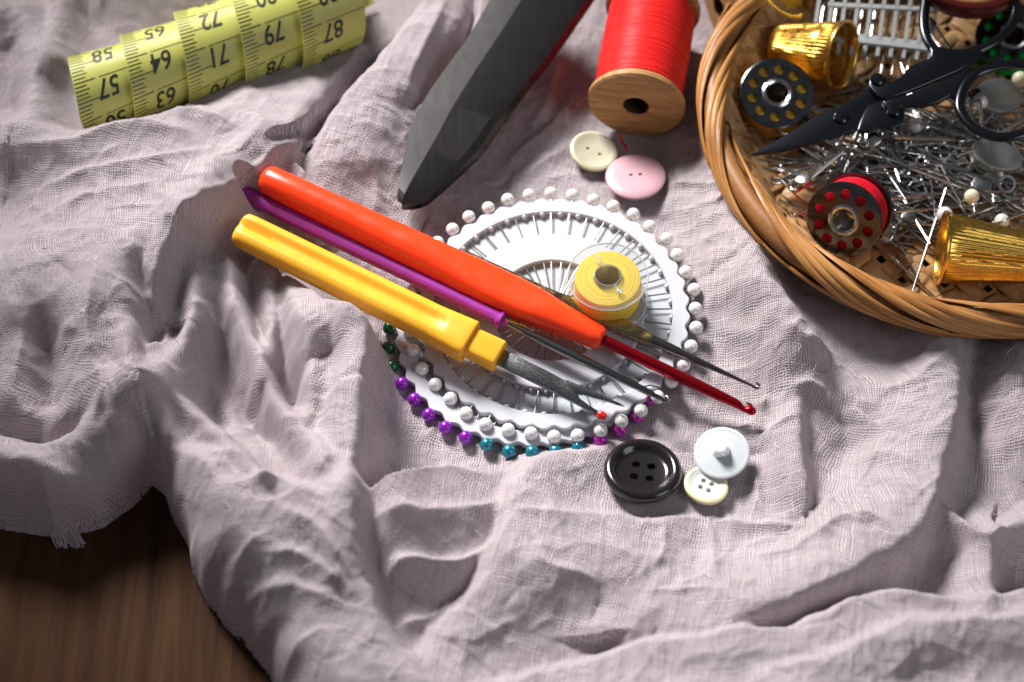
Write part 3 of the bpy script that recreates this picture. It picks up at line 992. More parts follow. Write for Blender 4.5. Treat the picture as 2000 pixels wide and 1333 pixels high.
WR = Matrix.Rotation(math.radians(-1.5), 3, 'Y') @ Matrix.Rotation(math.radians(1), 3, 'X')
ZL = 0.14
low_c = at(1038, 647, ZL)
up_c = at(1079, 613, 0.365)
pin_wheel('pin_wheel', 'lower white plastic pin wheel with green, purple and teal headed pins, half under another wheel', low_c, Matrix.Rotation(0.06, 3, 'Z'))
pin_wheel('pin_wheel', 'upper white plastic pin wheel of white pearl pins under the sewing tools', up_c, WR)


def make_pin(label, hm, loc, rot, r=0.18, L=3.2):
    t = thing('pearl_pin', label, 'pin', loc, rot, None)
    MB().ball((0, 0, 0), r, 20, 14).build('bead', M_[hm], t)
    MB().tube([(-r * 0.8, 0, 0), (-L * 0.93, 0, 0), (-L, 0, 0)], [0.021, 0.021, 0.006], 8).build('shaft', M_['pin_steel'], t)
    return t


def pins(c, rot, z, R, spec, rr=None):
    protos = {}
    rr = rr or random.Random(3)
    for i, (key, lab, grp) in spec.items():
        a = 2 * PI * i / NP
        Rr = R + rr.uniform(-0.05, 0.05)
        loc = Vector(c) + rot @ Vector((Rr * math.cos(a), Rr * math.sin(a), z + rr.uniform(-.01, .02)))
        ro = rot @ Matrix.Rotation(a + rr.uniform(-.012, .012), 3, 'Z')
        if key not in protos:
            protos[key] = make_pin(lab, key, loc, ro)
            protos[key]['group'] = grp
        else:
            dup(protos[key], loc, ro, lab, grp)


spec = {}
for i in range(NP):
    spec[i] = ('pearl', 'white pearl headed pin stuck in the rim of the upper pin wheel', 'white pearl pins of the upper wheel')
pins(up_c, WR, 0.13, 3.74, spec)
spec = {}
LOWCOL = {20: 'green', 21: 'green', 22: 'green', 23: 'purple', 24: 'purple', 25: 'purple', 26: 'purple', 27: 'purple',
          28: 'teal', 29: 'teal', 30: 'teal', 31: 'teal', 32: 'teal', 33: 'magenta', 34: 'magenta', 35: 'magenta', 36: 'magenta'}
for i, cname in LOWCOL.items():
    where = {'green': 'at the wheel edge below the yellow handle', 'purple': 'between the green and the teal heads',
             'teal': 'nearest the black button fold', 'magenta': 'past the teal ones towards the hook tips'}[cname]
    spec[i] = (cname + '_pearl', '%s headed pin of the lower wheel, %s' % (cname, where), '%s pins of the lower wheel' % cname)
pins(low_c, Matrix.Rotation(0.0, 3, 'Z'), 0.12, 3.72, spec, random.Random(8))

# ------------------------------------------------------------------ hand tools
def tool_frame(a, b, roll=0.0):
    X = (b - a).normalized()
    rot = frame(x=X, z=(0, 0, 1))
    return rot @ Matrix.Rotation(roll, 3, 'X'), (b - a).length


def sections(mb, secs, n=48):
    """secs: (x, half width y, half height z, exponent, groove depth, y shift, z shift)"""
    rings = []
    for s in secs:
        x, a, b, e = s[:4]
        gr = s[4] if len(s) > 4 else 0
        ys = s[5] if len(s) > 5 else 0
        zs = s[6] if len(s) > 6 else 0
        ring = []
        for j in range(n):
            th = 2 * PI * j / n
            c, si = math.cos(th), math.sin(th)
            y = a * math.copysign(abs(c) ** (2 / e), c)
            z = b * math.copysign(abs(si) ** (2 / e), si)
            if gr and si > 0:
                z -= gr * math.exp(-((y - 0.08 * a) / (0.30 * a)) ** 2)
            ring.append((x, y + ys, z + zs))
        rings.append(ring)
    mb.loft(rings)
    return mb


# yellow seam ripper
a, b = T_YEL[0] + Vector((0, 0, 0)), T_YEL[1]
rot, L = tool_frame(a, b, math.radians(8))
t = thing('seam_ripper', 'yellow handled seam ripper with forked steel blade and small red ball tip', 'seam ripper', a, rot)
XH, XC = 0.645 * L, 0.725 * L
h = [(0, .28, .20, 2.6, .05), (0.03, .38, .28, 2.8, .09), (0.1, .445, .33, 3.0, .13), (0.25, .46, .35, 3.0, .14)]
for k in range(14):
    x = 0.5 + (XH * 0.84 - 0.5) * k / 13
    h.append((x, .465 + .03 * k / 13, .36 + .02 * k / 13, 3.0, .14))
h += [(XH * 0.87, .50, .38, 3.2, .10), (XH * 0.895, .51, .385, 3.4, .03), (XH * 0.91, .51, .385, 3.6, .0), (XH * 0.97, .525, .385, 4.2), (XH - .05, .53, .385, 4.6), (XH - 0.015, .515, .375, 4.6), (XH, .48, .345, 4.6)]
sections(MB(), h).build('handle', M_['yellow'], t, 50)
c = [(XH - .1, .37, .28, 5), (XC - .06, .385, .30, 5.5), (XC - .02, .375, .29, 5.5), (XC, .345, .265, 5)]
sections(MB(), c).build('collar', M_['yellow'], t, 50)
# fork: flat blade that splits into a long point and a short one with a ball
th = 0.055
top = [(XC - .2, .215), (XC + 1.0, .215), (XC + 1.6, .205), (XC + 1.95, .20), (XC + 2.3, .225), (L - .55, .24), (L + .35, .205), (L + .42, .185)]
bot = [(L + .35, .165), (L - .1, .135), (L - .45, .09), (L - .72, .07), (L - .80, .045), (L - .83, 0), (L - .79, -.045), (L - .7, -.08), (L - .35, -.11), (L + .0, -.15), (L + .04, -.19), (L - .05, -.215), (L - .5, -.21), (XC + 2.0, -.215), (XC + 1.2, -.215), (XC - .2, -.215)]
out = top + bot
# refine to the photo: short ball prong on the near side, long point on the far side
out = [(XC - .2, .22), (XC + 1.3, .215), (XC + 1.75, .20), (L - 1.15, .235), (L - .35, .27), (L + .32, .30), (L + .46, .285), (L + .30, .245), (L - .1, .175), (L - .42, .11), (L - .60, .075),
       (L - .69, .03), (L - .70, -.02), (L - .62, -.06), (L - .35, -.115), (L + .02, -.16), (L + .03, -.24), (L - .12, -.255), (L - .55, -.235), (XC + 1.6, -.225), (XC - .2, -.22)]
bl = MB().prism([(x, y, th) for x, y in out], [(x, y, -th) for x, y in out]).build('blade', M_['dark_steel'], t, 30, 0.025, 2)
MB().ball((L + .06, -.20, 0), .115, 18, 12, (1.25, 1, 1)).build('ball_tip', M_['red_bead'], bl)

# purple latch hook
a, b = T_PUR
rot, L = tool_frame(a, b)
t = thing('latch_hook', 'purple handled crochet hook with thin dark steel shaft and wire latch', 'crochet hook', a, rot)
XE = (at(982, 626, 1.1) - a).length
h = [(0, .15, .15, 2), (.03, .185, .175, 2)] + [(.12 + (XE - .3) * k / 10, .20 + .035 * math.sin(PI * min(1, k / 6)) - .03 * max(0, k - 6) / 4, .19, 2.3) for k in range(11)]
h += [(XE - .12, .205, .185, 2.6), (XE - .1, .24, .21, 3), (XE - .02, .24, .21, 3), (XE, .2, .18, 3), (XE + .02, .12, .11, 2.4), (XE + .16, .1, .09, 2.4), (XE + .17, .06, .06, 2.4)]
sections(MB(), h, 28).build('handle', M_['purple'], t, 40)
s = [(XE - .1, .085, .085, 2), (XE + .6, .11, .10, 2), (XE + 1.6, .135, .105, 2.4), (L * .82, .125, .1, 2.3), (L - .5, .09, .085, 2), (L - .25, .06, .06, 2), (L - .12, .05, .05, 2)]
m = sections(MB(), s, 20)
m.tube([(L - .2, 0, 0), (L - .06, -.01, .0), (L + .03, .02, .0), (L + .06, .07, .0), (L + .0, .12, .0), (L - .09, .13, 0)], [.05, .05, .055, .055, .045, .015], 10)
sh = m.build('shaft', M_['shaft_steel'], t, 40)
MB().tube([(L - .66, .05, .05), (L - .52, .15, .1), (L - .34, .19, .1), (L - .16, .16, .07), (L - .05, .09, .03)], .02, 8).build('latch', M_['steel'], t)
MB().tube([(XE + .05, .03, .09), (XE + .5, .06, .135), (XE + .9, .05, .12)], [.035, .03, .012], 8).build('wire', M_['gold_steel'], t)

# orange hook
a, b = T_ORA
rot, L = tool_frame(a, b, math.radians(-6))
t = thing('crochet_hook', 'thick orange red handled crochet hook with dark red metal shaft', 'crochet hook', a, rot)
XE = (at(1178, 664, 0.95) - a).length
f = XE / 9.4
h = [(0, .18, .18, 2), (.03 * f, .27, .27, 2), (.10 * f, .345, .345, 2.1), (.22 * f, .385, .385, 2.2), (1 * f, .405, .41, 2.2), (2.5 * f, .44, .43, 2.2), (4.2 * f, .485, .45, 2.2), (5.0 * f, .50, .45, 2.2),
     (5.35 * f, .51, .43, 2.4), (5.8 * f, .53, .39, 2.8), (6.4 * f, .545, .36, 3.2), (7.2 * f, .535, .35, 3.2), (7.5 * f, .52, .36, 3.0), (7.75 * f, .49, .385, 2.5), (8.0 * f, .455, .38, 2.2), (8.6 * f, .385, .345, 2.1), (9.1 * f, .335, .315, 2.1), (9.3 * f, .315, .30, 2.1), (9.37 * f, .28, .27, 2.1), (9.4 * f, .22, .21, 2.1)]
sections(MB(), h).build('handle', M_['orange'], t, 60)
s = [(XE - .1, .15, .15, 2), (XE + .6, .155, .15, 2), (L - 1.6, .15, .145, 2), (L - .9, .135, .125, 2.2), (L - .45, .115, .10, 2.4), (L - .33, .10, .085, 2.4, 0, -.005, -.01), (L - .26, .075, .07, 2.2, 0, -.03, -.02), (L - .19, .07, .065, 2.2, 0, -.035, -.025), (L - .13, .09, .085, 2.2, 0, -.01, -.01), (L - .05, .12, .11, 2.1), (L + .04, .115, .10, 2), (L + .10, .07, .06, 2), (L + .12, .02, .02, 2)]
m = sections(MB(), s, 24)
m.tube([(L - .03, .09, .04), (L - .12, .115, .06), (L - .22, .11, .07)], [.04, .035, .012], 8)
m.build('shaft', M_['red_metal'], t, 50)

# steel hook under the orange handle
a, b = T_STE
rot, L = tool_frame(a, b, math.radians(10))
t = thing('steel_hook', 'slim gilt and steel crochet hook with flat stamped grip and a tiny hooked end', 'crochet hook', a, rot)
XF = (at(1090, 590, 0.7) - a).length; XG = (at(1262, 662, 0.65) - a).length
s = [(0, .1, .1, 2), (XF - .3, .11, .11, 2), (XF + .1, .13, .10, 2.4), (XF + .5, .20, .065, 3.2), (XF + 1.6, .205, .06, 3.6), (XG - .1, .19, .07, 3.2), (XG + .2, .155, .11, 2.2)]
g = sections(MB(), s, 28).build('grip', M_['gold_steel'], t, 45)
for i, x in enumerate((0.85, 1.0, 1.14, 1.26, 1.4, 1.56, 1.72)):
    mk = MB().box((XF + x, .02 + .02 * (i % 2), .063), (.025, .16 - .03 * (i % 3), .012))
    if i % 2: mk.box((XF + x + .04, .06, .0632), (.07, .022, .0118))
    mk.build('stamped_mark', M_['steel'], g)
s = [(XG + .15, .15, .11, 2.2), (XG + .5, .135, .12, 2.1), (XG + 1.2, .105, .1, 2), (L - .7, .055, .055, 2), (L - .3, .04, .04, 2), (L - .12, .036, .036, 2), (L - .06, .036, .036, 2)]
m = sections(MB(), s, 20)
m.tube([(L - .1, 0, 0), (L + .0, -.015, 0), (L + .065, .02, .01), (L + .06, .08, .02), (L + .0, .11, .025), (L - .07, .1, .03)], [.036, .042, .045, .04, .03, .008], 10)
m.build('shaft', M_['shaft_steel'], t, 45)

# ------------------------------------------------------------------ clear bobbin on the wheel
def round_holes(mb, n, R, r, z0, z1, ph=0.0):
    for i in range(n):
        a = 2 * PI * i / n + ph
        mb.lathe([(r, z0), (r, z1)], 20, Matrix.Translation((R * math.cos(a), R * math.sin(a), 0)))
    return mb


bz = 0.585
loc = at(1186, 585, bz)
t = thing('clear_bobbin', 'clear plastic bobbin full of yellow thread standing on the pin wheel', 'bobbin', loc, WR @ Matrix.Rotation(0.5, 3, 'Z'))
BH = 1.02
m = MB()
for z in (0, BH):
    m.lathe([(1.0, z), (1.03, z + .02), (1.03, z + .06), (1.0, z + .08), (.36, z + .08), (.36, z)], 64, closed=True)
m.build('flanges', M_['clear'], t, 20)
m = MB()
for z in (.04, BH + .04):
    m.lathe([(1.032 + .022 * math.cos(b), z + .036 * math.sin(b)) for b in (2 * PI * k / 8 for k in range(8))], 72, closed=True)
m.build('rim', M_['rim_highlight'], t, 60)  # whitish ring: paints in the bright highlight along each clear flange edge
m = MB(); m.lathe([(.30, -.01), (.36, -.01), (.36, BH + .10), (.345, BH + .13), (.315, BH + .13), (.30, BH + .10)], 40, closed=True)
m.box((0, .50, BH + .105), (.06, .26, .05)); m.box((.05, .62, BH + .105), (.16, .06, .05)); m.ball((.02, -.56, BH + .09), .09, 14, 8, (1, 1, .5)); m.box((.0, -.44, BH + .1), (.05, .18, .04))
m.build('hub', M_['clear_hub'], t)
m = MB()
pr = [(.37, .09), (.78, .09)]
for k in range(13):
    z = .11 + (BH - .14) * k / 12
    pr.append((.84 + .03 * math.sin(PI * k / 12) + .006 * math.sin(k * 2.1), z))
pr += [(.80, BH - .015), (.37, BH - .012)]
m.lathe(pr, 72, closed=True)
m.build('thread', M_['yellow_thread'], t, 60)

# ------------------------------------------------------------------ buttons
def button(name, label, px, py, prof, m, tilt=(0, 0), spin=0.0, r=.8, holes=None, part=None, lift=0.0, group=None, zfix=None):
    if zfix is None:
        x, y, z = seat(px, py, r)
    else:
        z = zfix; x, y = at2(px, py, z)
    rot = Matrix.Rotation(tilt[1], 3, 'Y') @ Matrix.Rotation(tilt[0], 3, 'X') @ Matrix.Rotation(spin, 3, 'Z')
    t = thing(name, label, 'button', (x, y, z + lift), rot, group)
    o = MB().lathe(prof, 64, closed=False).build('disc', m, t, 40)
    if holes:
        n, R, hr, ph = holes
        cut(o, round_holes(MB(), n, R, hr, -1, 2, ph))
    return t


Rb = 0.97
button('black_button', 'large glossy black button with raised rim and four holes on the cloth', 1254, 932,
       [(0.5, 0), (.78, .02), (.93, .10), (.97, .20), (.965, .28), (.92, .35), (.84, .385), (.77, .375), (.71, .335), (.66, .27), (.62, .235), (.55, .22), (.2, .20), (.001, .20)],
       M_['black_button'], (-.16, .02), .62, .9, (4, .27, .105, 0), lift=.02)
button('cream_button', 'small round cream button with four holes half under the cloudy white one', 1377, 955,
       [(.3, 0), (.46, .02), (.53, .07), (.545, .12), (.53, .16), (.48, .185), (.43, .18), (.37, .15), (.3, .135), (.001, .13)],
       M_['shell'], (-.10, .12), .35, .5, (4, .155, .065, 0), lift=.02)
t = [o for o in COL.objects if o.name.startswith('cream_button')][0]
MB().lathe([(.47, .015), (.50, .03), (.545, .07), (.56, .12), (.545, .165), (.49, .195), (.455, .192), (.46, .17), (.47, .1)], 64, closed=True).build('rim', M_['shell_rim'], t, 40)
x, y, z = seat(1410, 896, .6)
t = button('shank_button', 'cloudy white domed button lying face down with its sewing shank up', 1410, 897,
           [(.2, 0), (.42, .03), (.6, .10), (.69, .19), (.70, .24), (.67, .275), (.60, .285), (.59, .275), (.3, .30), (.001, .31)],
           M_['shank_button'], (.12, -.14), 0.2, .55, None, lift=.12)
m = MB()
m.prism([(-.10, -.11, .58), (.08, -.13, .58), (.15, 0, .58), (.08, .13, .58), (-.10, .11, .58), (-.16, 0, .58)], [(-.20, -.13, .27), (.17, -.15, .27), (.24, 0, .27), (.17, .15, .27), (-.20, .13, .27), (-.24, 0, .27)])
o = m.build('shank', M_['shank'], t, 30, .03)
cut(o, MB().lathe([(.085, -1), (.085, 1)], 20, Matrix.Translation((0.0, 0, .40)) @ Matrix.Rotation(PI / 2, 4, 'X')))
t = button('horn_button', 'translucent cream two hole button with a yellowish edge beside the spool', 1157, 306,
           [(.3, 0), (.54, .03), (.62, .08), (.645, .14), (.635, .19), (.59, .215), (.50, .20), (.45, .175), (.2, .165), (.001, .165)],
           M_['horn_button'], (.02, .18), -.42, .6, (2, .185, .05, 0), lift=.08)
MB().lathe([(.60, .05), (.645, .08), (.665, .14), (.65, .195), (.61, .212), (.60, .15)], 64, closed=True).build('rim', M_['shell_rim'], t, 40)
button('pink_button', 'glossy pale pink domed button with two holes close together', 1241, 358,
       [(.3, 0), (.6, .03), (.76, .10), (.82, .19), (.815, .235), (.77, .27), (.6, .295), (.3, .30), (.001, .30)],
       M_['pink_button'], (-.10, -.05), .04, .75, (2, .125, .052, 0), lift=.05)

# ------------------------------------------------------------------ thread spools
def spool(name, label, c, axis, thread=True, Rf=1.32, Rt=1.16, L=3.4, tm='red_thread', hint=(0, 0, 1)):
    rot = frame(x=axis, z=hint)
    t = thing(name, label, 'spool', c, rot)
    fl = .28
    for k, x0 in enumerate((0, L - fl)):
        o = MB().lathe([(.36, x0 + .0), (Rf - .05, x0), (Rf, x0 + .05), (Rf, x0 + fl - .1), (Rf - .08, x0 + fl), (.36, x0 + fl)], 64, axis='X', closed=True).build('flange', M_['spool_wood'], t, 30)
    MB().lathe([(.36, 0.03), (.6, fl - .05), (.6, L - fl + .05), (.36, L - .03), (.34, L * .5)], 32, axis='X', closed=True).build('core', M_['spool_hole'], t)
    if thread:
        pr = [(.5, fl + .01)]
        for k in range(60):
            u = k / 59
            pr.append((Rt + .035 * math.sin(PI * u) + .012 * math.sin(k * 2.9) + (-.10 if k in (0, 59) else 0), fl + .02 + (L - 2 * fl - .04) * u))
        pr.append((.5, L - fl - .01))
        MB().lathe(pr, 96, axis='X', closed=True).build('thread', M_[tm], t, 70)
    return t


ax = Vector((0.17, 1.0, 0.02)).normalized()
c = at(1242, 208, 1.36)
spool('thread_spool', 'wooden spool wound with bright red thread lying end-on beside the basket', c, ax, L=3.7, Rf=1.34, Rt=1.2)
m = MB().tube([at(1212, 262, .5), at(1214, 276, .32), at(1220, 284, .3), at(1224, 293, .26)], .035, 8)
o = m.build('thread_tail', M_['red_thread'])
tag(o, 'short loose end of red thread poking out under the red spool', 'thread')
spool('wooden_spool', 'second brown wooden spool, mostly out of sight behind the red spool', at(1405, 18, 1.0), Vector((.9, .42, 0)), True, 1.0, .8, 2.6, 'bob_yellow')

# ------------------------------------------------------------------ large shears
def px_prism(outl, zf, thick, n=None):
    top = [at(x, y, zf(x, y)) for x, y in outl]
    bot = [p - Vector((0, 0, thick)) for p in top]
    return MB().prism(top, bot)


t = thing('fabric_shears', 'heavy worn dark steel dressmaking shears, closed blades pointing down at the tools', 'shears', at(950, 200, .9))
inv = t.matrix_world.inverted()
def zsh(x, y): return 0.95 + (400 - y) * 0.0022


def blade_strip(stations, zoffs, m, name):
    """stations: rows of pixel points across the blade; zoffs: height of each column above the blade plane"""
    top = [[at(x, y, zsh(x, y) + dz * min(1.0, .15 + .85 * i / 10)) for (x, y), dz in zip(row, zoffs)] for i, row in enumerate(stations)]
    n = len(zoffs); mb = MB(); vs = []; fs = []
    for r in top: vs += r
    nb = len(vs)
    for r in top: vs += [Vector((p.x, p.y, p.z - .13 - dz * .6)) for p, dz in zip(r, zoffs)]
    R = len(top)
    for i in range(R - 1):
        for j in range(n - 1):
            a = i * n + j
            fs.append((a, a + 1, a + n + 1, a + n)); fs.append((nb + a, nb + a + n, nb + a + n + 1, nb + a + 1))
        for j in (0, n - 1):
            a = i * n + j; fs.append((a, a + n, nb + a + n, nb + a))
    for i in (0, R - 1):
        for j in range(n - 1):
            a = i * n + j; fs.append((a, a + 1, nb + a + 1, nb + a))
    return mb.add([inv @ v for v in vs], fs).build(name, m, t, 14)


def lerp_rows(rows, n=8):
    cols = [smooth_line([(p[0], p[1], 0) for p in c], n) for c in zip(*rows)]
    return [[(q[0], q[1]) for q in row] for row in zip(*cols)]


# far blade (left), then the near blade with its flat face, bright bevel and dark back
rows = [[(777, 392), (780, 394), (784, 396)], [(777, 374), (787, 384), (798, 390)], [(784, 330), (803, 352), (822, 366)], [(800, 252), (850, 272), (900, 268)], [(838, 180), (880, 200), (950, 175)], [(880, 120), (930, 130), (1000, 95)], [(925, 55), (968, 60), (1060, 10)], [(985, -50), (1030, -50), (1130, -80)]]
blade_strip(lerp_rows(rows), (-.16, -.14, -.13), M_['blade_far'], 'blade')
rows = [[(784, 398), (787, 401), (791, 403), (796, 404)], [(788, 384), (797, 398), (812, 401), (824, 401)], [(804, 352), (822, 377), (840, 386), (850, 386)], [(850, 272), (905, 303), (924, 305), (936, 306)], [(880, 216), (950, 242), (965, 248), (976, 250)], [(930, 135), (1002, 164), (1020, 173), (1032, 175)], [(980, 60), (1062, 88), (1080, 95), (1092, 98)], [(1050, -50), (1142, -28), (1160, -22), (1172, -18)]]
blade_strip(lerp_rows(rows), (.20, .15, .09, -.08), M_['blade_dark'], 'blade')

# ------------------------------------------------------------------ tape measure
A = at(140, 203, 1.25); B = at(765, -32, 1.25)
axd = (B - A).normalized()
rot = frame(x=axd, z=(0, 0, 1))
TL = (B - A).length
t = thing('tape_measure', 'yellow tape measure with black centimetre numbers rolled into a long telescoped coil', 'tape measure', A, rot)
WB = 1.95                                       # band width
TH = 0.03


class Coil:
    """strip coordinate s (cm along the tape, the printed number), w (0 at the tick edge .. WB)"""
    s0 = 52.3

    def __init__(self):
        # integrate the winding angle: radius grows slowly with every turn
        self.tab = []
        ph = 0.0
        s = self.s0
        ds = 0.02
        while s < 104:
            u = (s - 57.0)
            r = 1.06 + 0.0115 * max(0, u) + .0 * s
            self.tab.append((s, ph, r))
            ph += ds / r; s += ds
        i57 = min(range(len(self.tab)), key=lambda i: abs(self.tab[i][0] - 57.1))
        self.off = math.radians(78) - self.tab[i57][1]   # where 57 faces the camera

    def get(self, s):
        i = min(max((s - self.s0) / 0.02, 0), len(self.tab) - 2)
        k = int(i); f = i - k
        a, b = self.tab[k], self.tab[k + 1]
        return a[1] + (b[1] - a[1]) * f + self.off, a[2] + (b[2] - a[2]) * f

    def pt(self, s, w, lift=0.0):
        ph, r = self.get(s)
        turns = (ph - self.get(57.0)[0]) / (2 * PI)
        x = 0.12 + turns * 1.50 + 0.03 * turns * max(0, turns) + w
        if turns < -0.12: x += (-0.12 - turns) * 1.45
        rr = r + 0.15 * (1 - w / WB) ** 1.5 + lift + (0.055 if turns > 0 else 0.055 + .0 * turns) * 0 - 0.02 * (w / WB)
        # the coil is round seen along x; a slight sag keeps it organic
        return Vector((x, rr * math.cos(ph) * -1.0, rr * math.sin(ph) * 0.97 + 0.02 * math.sin(2.3 * s)))


CO = Coil()
m = MB(); vs = []; fs = []
NW = 6
ss = [54.0 + 0.06 * k for k in range(int((92.3 - 54.0) / 0.06))]
for s in ss:
    for j in range(NW + 1):
        vs.append(CO.pt(s, WB * j / NW))
    for j in range(NW + 1):
        vs.append(CO.pt(s, WB * j / NW, -TH))
Q = 2 * (NW + 1)
for i in range(len(ss) - 1):
    for j in range(NW):
        a = i * Q + j
        fs.append((a, a + 1, a + Q + 1, a + Q)); b = a + NW + 1
        fs.append((b, b + Q, b + Q + 1, b + 1))
    for j in (0, NW):
        a = i * Q + j; fs.append((a, a + Q, a + Q + NW + 1, a + NW + 1))
m.add(vs, fs)
band = m.build('band', M_['tape'], t, 60)
ink = MB()


def ink_bar(s0, w0, s1, w1, wd):
    """printed line between strip coordinates"""
    n = max(2, int(max(abs(s1 - s0), abs(w1 - w0)) / 0.12) + 1)
    ds, dw = s1 - s0, w1 - w0
    l = math.hypot(ds, dw); ns, nw = -dw / l * wd / 2, ds / l * wd / 2
    vs = []; fs = []
    for k in range(n + 1):
        f = k / n
        for q in (-1, 1):
            vs.append(CO.pt(s0 + ds * f + q * ns, w0 + dw * f + q * nw, 0.006))
    for k in range(n): fs.append((2 * k, 2 * k + 1, 2 * k + 3, 2 * k + 2))
    ink.add(vs, fs)


def glyph_mesh(txt):
    cu = bpy.data.curves.new('g', 'FONT'); cu.body = txt; cu.size = 0.80; cu.align_x = 'CENTER'; cu.align_y = 'CENTER'; cu.resolution_u = 3
    cu.offset = 0.012
    o = bpy.data.objects.new('g', cu); COL.objects.link(o)
    bpy.context.view_layer.update()
    me = bpy.data.meshes.new_from_object(o.evaluated_get(bpy.context.evaluated_depsgraph_get()))
    bpy.data.objects.remove(o)
    bm = bmesh.new(); bm.from_mesh(me)
    for k in range(-8, 9):                        # short pieces follow the curve of the band
        bmesh.ops.bisect_plane(bm, geom=bm.verts[:] + bm.edges[:] + bm.faces[:], plane_co=(0, k * .05, 0), plane_no=(0, 1, 0))
    bmesh.ops.triangulate(bm, faces=bm.faces)
    v = [tuple(p.co) for p in bm.verts]; f = [tuple(q.index for q in fc.verts) for fc in bm.faces]
    bm.free(); bpy.data.meshes.remove(me)
    return v, f


for n in range(54, 93):
    ink_bar(n, 0.72, n, WB - .03, .022)
    ink_bar(n, 0.02, n, .62, .03)
    for k in range(1, 10):
        if n + k / 10 < 92.2:
            ink_bar(n + k / 10, .02, n + k / 10, .74 if k == 5 else (.36 if k % 2 else .42), .026)
    gv, gf = glyph_mesh(str(n))
    # upside down to the viewer: the text's right is the tick edge, its top is towards smaller numbers
    ink.add([CO.pt(n - 0.30 - y * 0.92, 0.95 - x * 0.78, 0.006) for x, y, z in gv], gf)
o = ink.build('markings', M_['ink'], band)
# ------------------------------------------------------------------ the basket
BC = Vector((*at2(1888, 214, 1.7), 0.12)); BR = 6.85           # centre, radius of the rim's middle
ZR = 1.55                                                       # rim height over the basket floor
t_b = thing('wicker_basket', 'shallow round wicker basket with a thick braided rim full of pins and notions', 'basket', BC)


def bowl(r):
    return 0.06 + 1.35 * sstep(5.35, 6.75, np.array(r)).item()


# floor: flat reeds in a two-over two-under twill, bent up at the wall
m = MB()
PW = 0.40
N = int(6.7 / PW)
ang = math.radians(38)
uvs_ = []
for dr in (0, 1):
    for i in range(-N, N + 1):
        c0 = i * PW
        half = math.sqrt(max(0, 6.7 ** 2 - c0 ** 2))
        if half < 0.6: continue
        K = max(6, int(2 * half / 0.1))
        vs = []
        for k in range(K + 1):
            s = -half + 2 * half * k / K
            r = min(6.7, math.hypot(s, c0))
            j = s / PW
            u = ((j + 2 * 0 + (i if dr == 0 else i - 2.0)) % 4) / 4.0 if dr == 0 else ((j + i + 2) % 4) / 4.0
            wv = 0.052 * max(-1, min(1, 1.8 * math.sin(2 * PI * u)))
            z = bowl(r) + wv + (0.0 if dr == 0 else 0.0)
            for q in (-1, -.55, .55, 1):
                x, y = s, c0 + q * PW * 0.497
                zz = z + (.02 if abs(q) < .9 else 0)
                a2 = ang + dr * PI / 2
                vs.append((x * math.cos(a2) - y * math.sin(a2), x * math.sin(a2) + y * math.cos(a2), zz))
                uvs_.append((s + i * 5.1 + dr * 77, q * PW * .45 + i * 1.37))
        o0 = len(m.v)
        fs = []
        for k in range(K):
            for q in range(3):
                a = k * 4 + q
                fs.append((a, a + 1, a + 5, a + 4))
        m.add(vs, fs)
o = build_uv('floor_weave', m.v, m.f, uvs_, M_['wicker_in'], t_b, 60)
sol = o.modifiers.new('thick', 'SOLIDIFY'); sol.thickness = 0.04; sol.offset = -1
bake(o)
MB().lathe([(0.02, -.02), (5.4, -.02), (6.45, .55), (6.85, 1.2), (6.95, 1.2), (6.6, .5), (5.6, -.1), (0.02, -.1)], 96, closed=True).build('backing', M_['wicker_back'], t_b)
# rim: bundles of reed running round and rolling over from the inside to the outside
rb = random.Random(21)


def reed(th0, span, ph0, ph1, w, rr, name='rim_reed', sub=3):
    """a flat bundle of reeds: th = angle round the basket, ph = angle round the rim's own section (0 out, 90 up, 180 in)"""
    m = MB()
    uvr = []
    seed = rb.uniform(0, 90)
    K = 46
    for q in range(sub):
        off = (q - (sub - 1) / 2) * w / sub
        pts = []
        ups = []
        for k in range(K + 1):
            f = k / K
            e = f * f * (3 - 2 * f) * 0.5 + f * 0.5
            th = th0 + span * f
            ph = ph0 + (ph1 - ph0) * e + off / 0.45
            a, b = rr * 0.37, rr * 0.47
            wob = 0.012 * math.sin(9 * f + q * 2 + th0)
            R = BR + (a + wob) * math.cos(ph)
            pts.append(Vector((R * math.cos(th), R * math.sin(th), ZR + (b + wob) * math.sin(ph))))
            ups.append(Vector((math.cos(ph) * math.cos(th), math.cos(ph) * math.sin(th), math.sin(ph))))
        # flat reed section
        rings = []
        hw, hh = w / sub * 0.56, 0.045
        for k, (p, u) in enumerate(zip(pts, ups)):
            d = (pts[min(k + 1, K)] - pts[max(k - 1, 0)]).normalized()
            s = d.cross(u).normalized(); uu = s.cross(d)
            e = 1 if 0 < k < K else .6
            rings.append([p + s * (hw * e * x) + uu * (hh * y) for x, y in ((-1, -.4), (-.8, .5), (-.3, 1), (.3, 1), (.8, .5), (1, -.4), (.5, -1), (-.5, -1))])
            uvr += [(k / K * span * BR + seed, seed * 2.3 + off + hw * x) for x in (-1, -.8, -.3, .3, .8, 1, .5, -.5)]
        m.loft(rings)
    return build_uv(name, m.v, m.f, uvr, M_['wicker'], t_b, 50)


